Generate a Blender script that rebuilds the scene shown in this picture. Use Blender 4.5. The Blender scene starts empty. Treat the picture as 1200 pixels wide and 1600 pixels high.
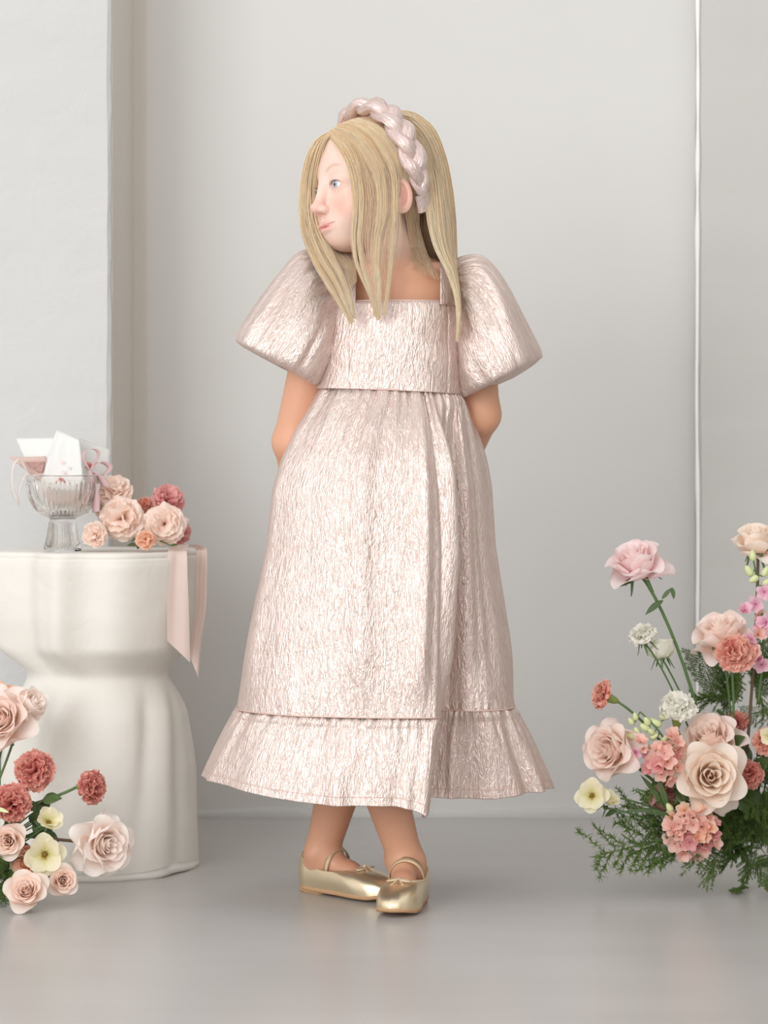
import bpy, math, random
import numpy as np
from mathutils import Vector, Matrix, Euler

# ---------------------------------------------------------------- camera, light, exposure
scn = bpy.context.scene
COL = scn.collection
F_PX, CAM_Y, CAM_H, HOR = 3778.0, -3.564, 0.649, 720.0
cam_d = bpy.data.cameras.new('camera')
cam_d.sensor_fit = 'VERTICAL'; cam_d.sensor_height = 36.0; cam_d.sensor_width = 27.0
cam_d.lens = F_PX * 36.0 / 1600.0
cam_d.shift_y = -(800.0 - HOR) / 1600.0
cam_d.clip_start = 0.05
cam_d.dof.use_dof = True; cam_d.dof.focus_distance = 3.50; cam_d.dof.aperture_fstop = 6.3
cam = bpy.data.objects.new('camera', cam_d); COL.objects.link(cam)
cam.location = (0, CAM_Y, CAM_H); cam.rotation_euler = (math.radians(90), 0, 0)
scn.camera = cam

world = bpy.data.worlds.new('world'); scn.world = world; world.use_nodes = True
world.node_tree.nodes['Background'].inputs[0].default_value = (1.0, 0.995, 0.99, 1)
world.node_tree.nodes['Background'].inputs[1].default_value = 0.74

def area(name, loc, target, sx, sy, power, col):
    l = bpy.data.lights.new(name, 'AREA'); l.shape = 'RECTANGLE'; l.size = sx; l.size_y = sy
    l.energy = power; l.color = col
    o = bpy.data.objects.new(name, l); COL.objects.link(o); o.location = loc
    o.rotation_euler = (Vector(target) - Vector(loc)).to_track_quat('-Z', 'Y').to_euler()
    return o
area('window_light', (-2.3, -3.7, 1.6), (-0.3, 0.1, 0.85), 1.8, 2.2, 52, (0.985, 0.995, 1.0))
area('front_fill_light', (-0.5, -5.0, 1.9), (0.0, 0.2, 0.7), 3.6, 2.6, 34, (1.0, 0.995, 0.985))  # unseen soft fill added behind the camera to brighten the front
vs = scn.view_settings
vs.view_transform = 'Standard'; vs.look = 'None'; vs.gamma = 1.0; vs.use_curve_mapping = False
vs.exposure = 0.5
scn.cycles.max_bounces = 12; scn.cycles.diffuse_bounces = 8; scn.cycles.transmission_bounces = 12; scn.cycles.transparent_max_bounces = 12

# ---------------------------------------------------------------- helpers
rng = np.random.default_rng(11)
random.seed(5)
PI = math.pi

def P(px, py, y=0.0):
    d = (y - CAM_Y) / F_PX
    return np.array([(px - 600.0) * d, y, CAM_H - (py - HOR) * d])

def lin(c):
    return tuple((v / 12.92 if v <= .04045 else ((v + .055) / 1.055) ** 2.4) for v in c)
def rgb(r, g, b):
    return lin((r / 255, g / 255, b / 255)) + (1.0,)

def mat(name, col, rough=.6, metal=0., sss=0., **kw):
    m = bpy.data.materials.new(name); m.use_nodes = True
    b = m.node_tree.nodes['Principled BSDF']
    b.inputs['Base Color'].default_value = col; b.inputs['Roughness'].default_value = rough
    b.inputs['Metallic'].default_value = metal
    if sss:
        b.inputs['Subsurface Weight'].default_value = sss
        b.inputs['Subsurface Radius'].default_value = kw.pop('rad', (.012, .005, .003))
        b.inputs['Subsurface Scale'].default_value = 1.0
    for k, v in kw.items():
        b.inputs[k.replace('_', ' ')].default_value = v
    return m
class NT:
    def __init__(s, m):
        s.t = m.node_tree; s.b = s.t.nodes['Principled BSDF']
    def n(s, kind, **kw):
        x = s.t.nodes.new(kind)
        for k, v in kw.items():
            setattr(x, k, v)
        return x
    def l(s, a, b): s.t.links.new(a, b)
    def coord(s, out='Object', scale=(1, 1, 1)):
        c = s.n('ShaderNodeTexCoord'); mp = s.n('ShaderNodeMapping'); mp.inputs['Scale'].default_value = scale
        s.l(c.outputs[out], mp.inputs['Vector']); return mp.outputs['Vector']
    def noise(s, vec, scale, detail=3., rough=.5, dist=0.):
        x = s.n('ShaderNodeTexNoise'); x.inputs['Scale'].default_value = scale; x.inputs['Detail'].default_value = detail
        x.inputs['Roughness'].default_value = rough; x.inputs['Distortion'].default_value = dist
        s.l(vec, x.inputs['Vector']); return x.outputs['Fac']
    def ramp(s, fac, stops):
        r = s.n('ShaderNodeValToRGB'); e = r.color_ramp.elements
        while len(e) < len(stops): e.new(.5)
        for i, (p, c) in enumerate(stops):
            e[i].position = p; e[i].color = c
        s.l(fac, r.inputs['Fac']); return r.outputs['Color']
    def math(s, op, a, b=None, clamp=False):
        x = s.n('ShaderNodeMath', operation=op, use_clamp=clamp)
        for i, v in enumerate((a, b)):
            if v is None: continue
            if isinstance(v, (int, float)): x.inputs[i].default_value = v
            else: s.l(v, x.inputs[i])
        return x.outputs[0]
    def mix(s, fac, a, b):
        x = s.n('ShaderNodeMix', data_type='RGBA')
        for i, v in ((0, fac), (6, a), (7, b)):
            if isinstance(v, (int, float, tuple)): x.inputs[i].default_value = v
            else: s.l(v, x.inputs[i])
        return x.outputs[2]
    def bump(s, h, strength, dist):
        x = s.n('ShaderNodeBump'); x.inputs['Strength'].default_value = strength; x.inputs['Distance'].default_value = dist
        s.l(h, x.inputs['Height']); s.l(x.outputs[0], s.b.inputs['Normal']); return x
    def attr(s, name):
        return s.n('ShaderNodeAttribute', attribute_name=name)

def mesh(name, v, f, m=None, parent=None, smooth=True, uv=None, col=None, **props):
    """one mesh object from numpy verts / faces (quads or tris, or a list)"""
    me = bpy.data.meshes.new(name)
    v = np.asarray(v, dtype=np.float32).reshape(-1, 3)
    if isinstance(f, np.ndarray):
        n, k = f.shape
        me.vertices.add(len(v)); me.vertices.foreach_set('co', v.ravel())
        me.loops.add(n * k); me.loops.foreach_set('vertex_index', f.astype(np.int32).ravel())
        me.polygons.add(n); me.polygons.foreach_set('loop_start', np.arange(0, n * k, k, dtype=np.int32))
        me.update(calc_edges=True)
    else:
        me.from_pydata([tuple(a) for a in v.tolist()], [], [tuple(int(i) for i in a) for a in f])
    me.validate()
    if smooth: me.polygons.foreach_set('use_smooth', np.ones(len(me.polygons), dtype=bool))
    li = np.empty(len(me.loops), dtype=np.int32); me.loops.foreach_get('vertex_index', li)
    if uv is not None:
        u = me.uv_layers.new(name='UVMap'); u.data.foreach_set('uv', np.asarray(uv, dtype=np.float32)[li].ravel())
    if col is not None:
        a = me.color_attributes.new('tint', 'FLOAT_COLOR', 'POINT')
        c = np.ones((len(v), 4), dtype=np.float32); c[:, :np.asarray(col).shape[1]] = col
        a.data.foreach_set('color', c.ravel())
    if m: me.materials.append(m)
    o = bpy.data.objects.new(name, me); COL.objects.link(o)
    if parent: o.parent = parent
    for k, q in props.items(): o[k] = q
    return o
def empty(name, loc=(0, 0, 0), **props):
    o = bpy.data.objects.new(name, None); COL.objects.link(o); o.location = loc; o.empty_display_size = .02
    for k, q in props.items(): o[k] = q
    return o
def local(parent_loc, v):
    return np.asarray(v, dtype=float) - np.asarray(parent_loc, dtype=float)

def grid_faces(nu, nv, wrap_u=False, wrap_v=False):
    """verts indexed [v*nu+u]"""
    U = nu if wrap_u else nu - 1; V = nv if wrap_v else nv - 1
    u, v = np.meshgrid(np.arange(U), np.arange(V))
    u = u.ravel(); v = v.ravel(); u1 = (u + 1) % nu; v1 = (v + 1) % nv
    return np.c_[v * nu + u, v * nu + u1, v1 * nu + u1, v1 * nu + u]
def catmull(pts, t, closed=False):
    """pts (K,D...), t array 0..1 -> interpolated"""
    pts = np.asarray(pts, dtype=float); K = len(pts); t = np.asarray(t, dtype=float)
    n = K if closed else K - 1
    x = np.clip(t, 0, 1) * n
    i = np.minimum(x.astype(int), n - 1); f = (x - i)
    if closed: a, b, c, d = pts[(i - 1) % K], pts[i % K], pts[(i + 1) % K], pts[(i + 2) % K]
    else: a, b, c, d = pts[np.maximum(i - 1, 0)], pts[i], pts[i + 1], pts[np.minimum(i + 2, K - 1)]
    f = f.reshape(f.shape + (1,) * (pts.ndim - 1))
    return .5 * ((2 * b) + (c - a) * f + (2 * a - 5 * b + 4 * c - d) * f ** 2 + (3 * b - a - 3 * c + d) * f ** 3)
def sstep(a, b, x):
    t = np.clip((x - a) / (b - a), 0, 1); return t * t * (3 - 2 * t)
def vnoise(seed, n_wave=6, f=1.0):
    """smooth periodic-free 2D noise as a sum of random sines"""
    r = np.random.default_rng(seed); k = r.normal(0, f, (n_wave, 2)); p = r.uniform(0, 6.28, n_wave)
    return lambda x, y: sum(np.sin(k[i, 0] * x + k[i, 1] * y + p[i]) for i in range(n_wave)) / n_wave ** .5
def tube(path, r, n=8, closed_ends=True, flat=1.0, up=None):
    """path (K,3), r scalar or (K,) -> verts, faces(list quads + caps)"""
    path = np.asarray(path, dtype=float); K = len(path); r = np.broadcast_to(np.asarray(r, dtype=float), (K,))
    T = np.gradient(path, axis=0); T /= np.linalg.norm(T, axis=1)[:, None] + 1e-12
    u = np.array(up if up is not None else (0.13, .21, .97), dtype=float)
    V = []
    ref = u
    for k in range(K):
        a = np.cross(T[k], ref); a /= np.linalg.norm(a) + 1e-12
        b = np.cross(a, T[k])
        if up is None: ref = b
        th = np.arange(n) * 2 * PI / n
        V.append(path[k] + r[k] * (np.cos(th)[:, None] * a + flat * np.sin(th)[:, None] * b))
    V = np.concatenate(V); f = grid_faces(n, K, wrap_u=True)
    f = [tuple(q) for q in f.tolist()]
    if closed_ends:
        f.append(tuple(range(n))[::-1]); f.append(tuple(range((K - 1) * n, K * n)))
    return V, f
def merge(parts):
    V = []; Fs = []; o = 0
    for v, f in parts:
        V.append(np.asarray(v)); Fs += [tuple(int(i) + o for i in q) for q in (f.tolist() if isinstance(f, np.ndarray) else f)]; o += len(v)
    return np.concatenate(V), Fs
def ribbon(path, side, w, th=.0006):
    """flat strip with thickness; path (K,3) side (K,3) unit, w (K,)"""
    path = np.asarray(path); K = len(path); side = np.asarray(side, dtype=float) * np.ones((K, 1)); w = np.broadcast_to(w, (K,))
    T = np.gradient(path, axis=0); T /= np.linalg.norm(T, axis=1)[:, None]
    N = np.cross(T, side); N /= np.linalg.norm(N, axis=1)[:, None] + 1e-9
    a, b = path - side * w[:, None] / 2, path + side * w[:, None] / 2
    V = np.stack([a + N * th / 2, b + N * th / 2, b - N * th / 2, a - N * th / 2], 1).reshape(-1, 3)
    f = grid_faces(4, K, wrap_u=True).tolist(); f.append([3, 2, 1, 0]); f.append([4 * K - 4, 4 * K - 3, 4 * K - 2, 4 * K - 1])
    return V, f
# ---------------------------------------------------------------- room
def plaster(name, col, colb, bs=.35):
    m = mat(name, col, .85); n = NT(m)
    c = n.coord('Object'); a = n.noise(c, 1.3, 4, .55); b = n.noise(c, 14, 4, .6, .6)
    n.l(n.mix(n.math('MULTIPLY', n.math('SUBTRACT', a, .35, True), 2.0, True), col, colb), n.b.inputs['Base Color'])
    h = n.math('ADD', n.math('MULTIPLY', a, 1.0), n.math('MULTIPLY', b, .18))
    n.bump(h, bs, .03); return m
M_wall = plaster('back_wall_plaster', rgb(212, 211, 208), rgb(218, 217, 214), .10)
M_pillar = plaster('rough_white_plaster', rgb(201, 201, 200), rgb(196, 195, 193), .5)
M_wall_r = plaster('right_panel_plaster', rgb(196, 194, 190), rgb(203, 201, 197), .22)

YW = 0.84
def bumpy_box(name, x0, x1, y0, y1, z0, z1, m, edge=0., kind='structure', seed=3):
    """box whose vertical corners waver like hand-laid plaster"""
    NZ = 120 if edge else 2
    z = np.linspace(z0, z1, NZ); nz = vnoise(seed, 8, 26.); nz2 = vnoise(seed + 1, 10, 90.)
    V = []
    for k, zz in enumerate(z):
        e = lambda s: edge * (nz(zz + s, s) + .45 * nz2(zz + s, 2 * s))
        c = min(.006, abs(x1 - x0) * .2) if edge else 0.
        for (x, y, s) in ((x0, y1, 0), (x0, y0 + c, 1), (x0 + c, y0, 1.1), (x1 - c, y0, 2), (x1, y0 + c, 2.1), (x1, y1, 4)):
            V.append((x + e(s), y + e(s + 7) * .5 * (y == y0), zz))
    V = np.array(V); f = grid_faces(6, NZ, wrap_u=True).tolist()
    f.append([5, 4, 3, 2, 1, 0]); f.append([6 * NZ - 6 + i for i in range(6)])
    return mesh(name, V, f, m, smooth=False, kind=kind)
# back wall with slightly uneven face (fine grid)
nx, nz = 160, 140
X, Z = np.meshgrid(np.linspace(-3.2, 3.2, nx), np.linspace(-.02, 3.2, nz))
w1 = vnoise(21, 9, 3.); w2 = vnoise(22, 9, 9.)
Y = YW + .003 * w1(X, Z) + .0006 * w2(X, Z)
V = np.c_[X.ravel(), Y.ravel(), Z.ravel()]
back = np.c_[X.ravel(), np.full(X.size, YW + .12), Z.ravel()]
fs = grid_faces(nx, nz)
mesh('wall_back', V, fs, M_wall, kind='structure')
pil_y = YW - .345
bumpy_box('wall_left', -2.6, P(173, 0, pil_y)[0], pil_y, YW + .1, 0, 3.2, M_pillar, edge=.0009)
M_shade = plaster('painted_shade_plaster', rgb(206, 199, 190), rgb(212, 206, 198), .1)  # added slab, its taupe paints in the shade at the pillar's side
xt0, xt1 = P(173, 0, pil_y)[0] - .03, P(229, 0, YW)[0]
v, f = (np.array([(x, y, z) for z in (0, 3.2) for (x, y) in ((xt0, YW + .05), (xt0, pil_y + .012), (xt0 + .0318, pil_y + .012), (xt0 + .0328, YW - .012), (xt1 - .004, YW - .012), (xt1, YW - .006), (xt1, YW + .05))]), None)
mesh('shade_strip', v, [(i, (i + 1) % 7, 7 + (i + 1) % 7, 7 + i) for i in range(7)] + [tuple(range(7))[::-1], tuple(range(7, 14))], M_shade, smooth=False, kind='structure')
pr_y = YW - .045
xr = P(1091, 0, YW - .045)[0]
bumpy_box('wall_right', xr, 3.2, pr_y, YW + .1, 0, 3.2, M_wall_r, edge=.0011, seed=13)
zz_ = np.linspace(0, 3.2, 260); wv_ = vnoise(51, 8, 20.); bp = np.stack([xr + .0012 * wv_(zz_, 0 * zz_) - .001, np.full(260, pr_y - .0005), zz_], 1)
v, f = tube(bp, .0034 + .0007 * wv_(zz_ * 3, zz_ + 4), 8, up=(1, 0, 0)); mesh('trim_2', v, f, mat('white_paint_bead', rgb(244, 244, 243), .5), kind='structure')
# low uneven plaster lip where the wall meets the floor
nb = 500; xs = np.linspace(P(173, 0, pil_y)[0] - .01, xr + .02, nb); q1 = vnoise(31, 10, 14.); q2 = vnoise(32, 10, 60.)
top = .013 + .003 * q1(xs, 0) + .0012 * q2(xs, 1); dep = .010 + .002 * q1(xs, 3) + .0012 * q2(xs, 5)
prof = np.stack([np.stack([xs, YW - dep, 0 * xs], 1), np.stack([xs, YW - dep, top * .6], 1), np.stack([xs, YW - dep * .6, top], 1),
                 np.stack([xs, np.full(nb, YW + .01), top * 1.15], 1)], 1).reshape(-1, 3)
mesh('baseboard_back', prof, grid_faces(4, nb), M_pillar, kind='structure')

M_floor = mat('polished_concrete', rgb(168, 162, 157), .34)
n = NT(M_floor); c = n.coord('Object'); c2 = n.coord('Object', (.6, 2.2, 1.))
a = n.noise(c, 1.1, 4, .55, 0.); b = n.noise(c2, 4., 2, .5, 0.); s = n.noise(c, 220, 2)
n.l(n.mix(n.ramp(n.math('ADD', n.math('MULTIPLY', a, .65), n.math('MULTIPLY', b, .35)), [(.30, (0, 0, 0, 1)), (.70, (1, 1, 1, 1))]),
          rgb(176, 173, 169), rgb(190, 187, 184)), n.b.inputs['Base Color'])
n.l(n.math('ADD', n.math('MULTIPLY', a, .10), .24), n.b.inputs['Roughness'])
bx = lambda x0, x1, y0, y1, z0, z1: (np.array([(x, y, z) for z in (z0, z1) for (x, y) in ((x0, y0), (x1, y0), (x1, y1), (x0, y1))]),
     [(3, 2, 1, 0), (4, 5, 6, 7), (0, 1, 5, 4), (1, 2, 6, 5), (2, 3, 7, 6), (3, 0, 4, 7)])
v, f = bx(-3.2, 3.2, -5.4, YW + .12, -.1, 0)
mesh('floor', v, f, M_floor, smooth=False, kind='structure')
v, f = bx(2.7, 2.8, -5.4, YW + .12, 0, 3.2)
mesh('wall_side', v, f, M_wall_r, smooth=False, kind='structure')

# ---------------------------------------------------------------- pedestal (sculpted, fluted hourglass)
PC = np.array([P(153, 0, .31)[0], .31, 0.0]); TOPZ = .498
M_ped = mat('matte_white_plaster', rgb(224, 220, 212), .7); n = NT(M_ped)
c = n.coord('Object'); h = n.math('ADD', n.noise(c, 9, 4, .5, .5), n.math('MULTIPLY', n.noise(c, 60, 3), .1)); n.bump(h, .22, .02)
ped = empty('pedestal', PC, label='white sculpted hourglass pedestal with soft vertical flutes holding glass bowl and carnations', category='pedestal')
nt, nzp = 260, 150
th = np.linspace(0, 2 * PI, nt, endpoint=False)
tt = np.linspace(0, 1, nzp)
zt = tt * TOPZ
# radius against height (waist near z = .30)
hz = np.array([0, .03, .095, .157, .208, .249, .280, .300, .3085, .318, .352, .403, .44, TOPZ - .012, TOPZ - .003, TOPZ])
hr = np.array([.155, .154, .150, .145, .139, .132, .122, .112, .1085, .114, .147, .157, .161, .1645, .1635, .160])
R0 = np.interp(zt, hz, hr)
k_ = np.ones(5) / 5; R0[2:-2] = np.convolve(R0, k_, 'same')[2:-2]
TH, ZZ = np.meshgrid(th, zt)
up_ = sstep(.30, .36, ZZ)
tw = .9 * (1 - up_) * (ZZ - .15) + .35 * up_ * (ZZ - .4)
def flute(a, c0, w, d):
    x = (a - c0 + PI) % (2 * PI) - PI
    return d * np.exp(-(x / w) ** 2)
g = 0 * TH
for (c0, w, d) in ((-2.32, .20, -.011), (-1.85, .12, .006), (-1.55, .18, -.005), (-1.25, .30, .004), (-.75, .2, .002), (-.25, .2, -.006), (-2.75, .2, .008), (.5, .3, .01), (1.1, .25, -.01), (1.9, .3, .01), (2.5, .25, -.01)):
    g += flute(TH - tw, c0, w, d) * up_
for (c0, w, d) in ((-2.05, .16, .007), (-2.45, .2, -.009), (-1.75, .2, -.005), (-1.3, .3, .003), (-.95, .12, -.0035), (-.62, .16, .003), (-.4, .14, -.003), (-2.9, .2, .006), (.2, .3, .007), (.9, .25, -.008), (1.6, .3, .008), (2.4, .25, -.008)):
    g += flute(TH - tw * 1.2, c0, w, d) * (1 - up_) * sstep(.31, .24, ZZ) * (1 - .45 * sstep(.2, .0, ZZ))
g *= 1.7 * (sstep(.285, .33, ZZ) * up_ + (1 - up_))
g += .0012 * vnoise(44, 8, 3)(TH * 2, ZZ * 14)
RR = R0[:, None] + g
lowlift = .006 * vnoise(46, 6, 2.2)(np.cos(th) * 1.5, np.sin(th) * 1.5)
Zv = ZZ + np.where(tt < .02, 1, 0)[:, None] * (lowlift[None] + .007)
V = np.stack([RR * np.cos(TH), RR * np.sin(TH), np.maximum(Zv, 0)], 2)
V[0, :, 2] = np.maximum(lowlift, 0) * .6; V[1, :, 2] = np.maximum(V[0, :, 2] + .004, .004)
V = V.reshape(-1, 3); f = grid_faces(nt, nzp, wrap_u=True).tolist(); f.append(list(range(nt))[::-1])
f.append([(nzp - 1) * nt + i for i in range(nt)])
mesh('body', V, f, M_ped, ped)
# top slab, set in by a hair-line groove
nv = 120; a = np.linspace(0, 2 * PI, nv, endpoint=False)
rr = np.interp(a, th, RR[-8], period=2 * PI) - .004
rings = [(rr * .99, TOPZ - .001), (rr, TOPZ + .0015), (rr, TOPZ + .006), (rr - .002, TOPZ + .0078), (rr * .5, TOPZ + .008)]
V = np.concatenate([np.c_[r * np.cos(a), r * np.sin(a), np.full(nv, z)] for r, z in rings])
f = grid_faces(nv, len(rings), wrap_u=True).tolist(); f.append([(len(rings) - 1) * nv + i for i in range(nv)]); f.append(list(range(nv))[::-1])
mesh('top_slab', V, f, M_ped, ped)
TOP = TOPZ + .008
# ---------------------------------------------------------------- the girl
e1, e2, e3 = np.radians([122.5, .84, 7.5])
def rotm(a, b, c):
    cz, sz = math.cos(a), math.sin(a); cx, sx = math.cos(b), math.sin(b); cy, sy = math.cos(c), math.sin(c)
    return np.array([[cz, -sz, 0], [sz, cz, 0], [0, 0, 1]]) @ np.array([[1, 0, 0], [0, cx, -sx], [0, sx, cx]]) @ np.array([[cy, 0, sy], [0, 1, 0], [-sy, 0, cy]])
HR = rotm(e1, e2, e3); HC = np.array([-.0225, 0., 1.0475])
def H(p): return np.asarray(p) @ HR.T + HC
def Hinv(p): return (np.asarray(p) - HC) @ HR

def smin(a, b, k):
    h = np.clip(.5 + .5 * (b - a) / k, 0, 1); return b + (a - b) * h - k * h * (1 - h)
def smax(a, b, k): return -smin(-a, -b, k)
def ell(p, c, r, rot=None):
    q = [p[0] - c[0], p[1] - c[1], p[2] - c[2]]
    if rot is not None: q = [rot[0][i] * q[0] + rot[1][i] * q[1] + rot[2][i] * q[2] for i in range(3)]
    k0 = np.sqrt((q[0] / r[0]) ** 2 + (q[1] / r[1]) ** 2 + (q[2] / r[2]) ** 2)
    k1 = np.sqrt((q[0] / r[0] ** 2) ** 2 + (q[1] / r[1] ** 2) ** 2 + (q[2] / r[2] ** 2) ** 2) + 1e-9
    return k0 * (k0 - 1) / k1
def cap(p, a, b, ra, rb):
    a = np.asarray(a, np.float32); b = np.asarray(b, np.float32); d = b - a; L = float(d @ d)
    t = np.clip(((p[0] - a[0]) * d[0] + (p[1] - a[1]) * d[1] + (p[2] - a[2]) * d[2]) / L, 0, 1)
    return np.sqrt((p[0] - a[0] - t * d[0]) ** 2 + (p[1] - a[1] - t * d[1]) ** 2 + (p[2] - a[2] - t * d[2]) ** 2) - (ra + t * (rb - ra))

def head_sdf(p):
    q = [(p[0] - HC[0]) * HR[0, i] + (p[1] - HC[1]) * HR[1, i] + (p[2] - HC[2]) * HR[2, i] for i in range(3)]
    ax = [np.abs(q[0]), q[1], q[2]]
    d = ell(q, (0, -.012, .022), (.070, .086, .082))
    d = smin(d, ell(q, (0, .033, .034), (.058, .046, .056)), .02)
    d = smin(d, ell(q, (0, .020, -.030), (.052, .054, .058)), .02)
    d = smin(d, ell(q, (0, .048, -.076), (.022, .023, .018)), .022)
    d = smin(d, ell(ax, (.030, .044, -.034), (.026, .027, .027)), .018)
    d = smin(d, ell(q, (0, .057, -.055), (.026, .024, .021)), .016)
    d = smax(d, -ell(ax, (.0265, .0895, -.002), (.0165, .0155, .0125)), .014)        # sockets
    d = smin(d, ell(ax, (.0265, .0625, -.003), (.0158, .0148, .0138)), .006)        # lids
    d = smin(d, cap(q, (0, .0745, .010), (0, .0885, -.030), .0068, .0075), .012)
    d = smin(d, ell(q, (0, .0915, -.0335), (.0084, .0095, .0078)), .006)
    d = smin(d, ell(ax, (.0092, .0835, -.0372), (.0056, .0082, .0056)), .005)
    d = smax(d, -ell(ax, (.0058, .0885, -.0448), (.0030, .0045, .0030)), .003)
    d = smax(d, -ell(ax, (.0265, .0785, -.0028), (.0122, .0135, .0055)), .0015)      # eye opening
    d = smax(d, -ell(q, (0, .086, -.0515), (.0022, .006, .006)), .004)               # philtrum
    d = smin(d, ell(ax, (.0058, .0785, -.0573), (.0112, .0060, .0031)), .004)
    d = smin(d, ell(q, (0, .0775, -.0654), (.0128, .0062, .0040)), .004)
    d = smax(d, -ell(q, (0, .0865, -.0616), (.0150, .0105, .0009)), .0022)
    d = smax(d, -cap(ax, (.010, .088, -.0615), (.0185, .0745, -.0578), .0016, .0012), .0025)
    # ears
    c, s = math.cos(.42), math.sin(.42)
    rot = [[c, -s, 0], [s, c, 0], [0, 0, 1]]
    ear = ell(ax, (.0715, -.010, -.023), (.0050, .0165, .0270), rot)
    ear = smax(ear, -ell(ax, (.0752, -.007, -.022), (.0078, .0100, .0180), rot), .003)
    ear = smin(ear, ell(ax, (.0700, .000, -.029), (.0045, .006, .010)), .004)
    ear = smin(ear, cap(ax, (.0700, -.0125, -.012), (.0690, -.008, -.034), .0026, .0020), .002)
    d = smin(d, ear, .004)
    return d

def floorp(px, py):
    d = F_PX * CAM_H / (py - HOR); return np.array([(px - 600) * d / F_PX, d + CAM_Y])
SH1 = (floorp(650, 1404), floorp(609, 1436)); SH2 = (floorp(473, 1389), floorp(622, 1411))
def body_sdf(p, arms=True):
    d = ell(p, (.019, .004, .835), (.088, .066, .125))
    d = smin(d, ell(p, (.012, .0, .70), (.080, .066, .11)), .04)
    d = smin(d, ell(p, (.005, .004, .60), (.092, .078, .085)), .04)
    d = smin(d, cap(p, (-.055, .006, .905), (.100, .006, .905), .034, .034), .035)
    d = smin(d, cap(p, (.018, .008, .91), (.006, .004, 1.005), .0375, .035), .022)
    # collar bones
    d = smin(d, cap(p, (.004, -.040, .922), (-.050, -.026, .932), .004, .004), .022)
    d = smin(d, cap(p, (.030, -.040, .922), (.085, -.026, .932), .004, .004), .022)
    if arms:
        def arm(S, E, W, d, side):
            d = smin(d, cap(p, S, E, .036, .0275), .022)
            d = smin(d, cap(p, E, W, .0275, .0185), .012)
            # palm and fingers
            W = np.array(W); D = W - np.array(E); D = D / np.linalg.norm(D)
            kx = np.array([side, .15, -.25]); kx = kx / np.linalg.norm(kx)
            pc = W + kx * .034
            d = smin(d, cap(p, W, pc, .0155, .0165), .010)
            for i, (o, L) in enumerate(((-.018, .036), (-.006, .041), (.006, .038), (.017, .030))):
                b = pc + np.array([0, 0, 1]) * o + kx * .006
                k1 = b + kx * L * .55 + np.array([0, .004, 0]); k2 = k1 + kx * L * .35 + np.array([0, -.010, -.004])
                d = smin(d, cap(p, b, k1, .0072, .0066), .003); d = smin(d, cap(p, k1, k2, .0066, .0058), .003)
            tb = W + kx * .012 + np.array([0, 0, .012]); d = smin(d, cap(p, tb, tb + np.array([side * .018, 0, .026]), .0085, .0068), .004)
            return d
        d = arm((-.082, .006, .895), P(456, 690, .035), P(476, 838, .150), d, 1)
        d = arm((.125, .006, .895), P(752, 648, .030), P(690, 800, .205), d, -1)
    # legs (crossed at the calf: her right leg passes in front)
    for (hip, knee, calf, ank, sh) in (
        (P(575, 800, .0), P(560, 1060, -.02), P(588, 1190, -.02), P(633, 1340, -.010), SH1),
        (P(640, 800, .0), P(592, 1060, .03), P(540, 1190, .05), P(504, 1328, .070), SH2)):
        d = smin(d, cap(p, hip, knee, .062, .042), .03)
        d = smin(d, cap(p, knee, calf, .040, .0370), .02)
        d = smin(d, cap(p, calf, ank, .0370, .0250), .02)
        at_ = lambda f, z: np.r_[sh[0] + (sh[1] - sh[0]) * f, z]
        d = smin(d, cap(p, ank, at_(.17, .040), .0245, .0205), .012)
        d = smin(d, cap(p, at_(.17, .040), at_(.16, .026), .0205, .018), .008)
        d = smin(d, cap(p, np.array(ank) + np.array([0, 0, -.014]), at_(.50, .034), .0225, .0165), .016)
        d = smin(d, cap(p, at_(.50, .034), at_(.74, .021), .0165, .0100), .010)
        d = smin(d, cap(p, at_(.2, .022), at_(.7, .018), .015, .009), .012)
        ev = (sh[1] - sh[0]) / np.linalg.norm(sh[1] - sh[0]); sd = np.array([-ev[1], ev[0], 0.])
        for s_ in (-1, 1): d = smin(d, ell(p, np.array(ank) + sd * .0225 * s_ + np.array([0, 0, -.004]), (.007, .008, .010)), .010)
    return d

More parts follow.
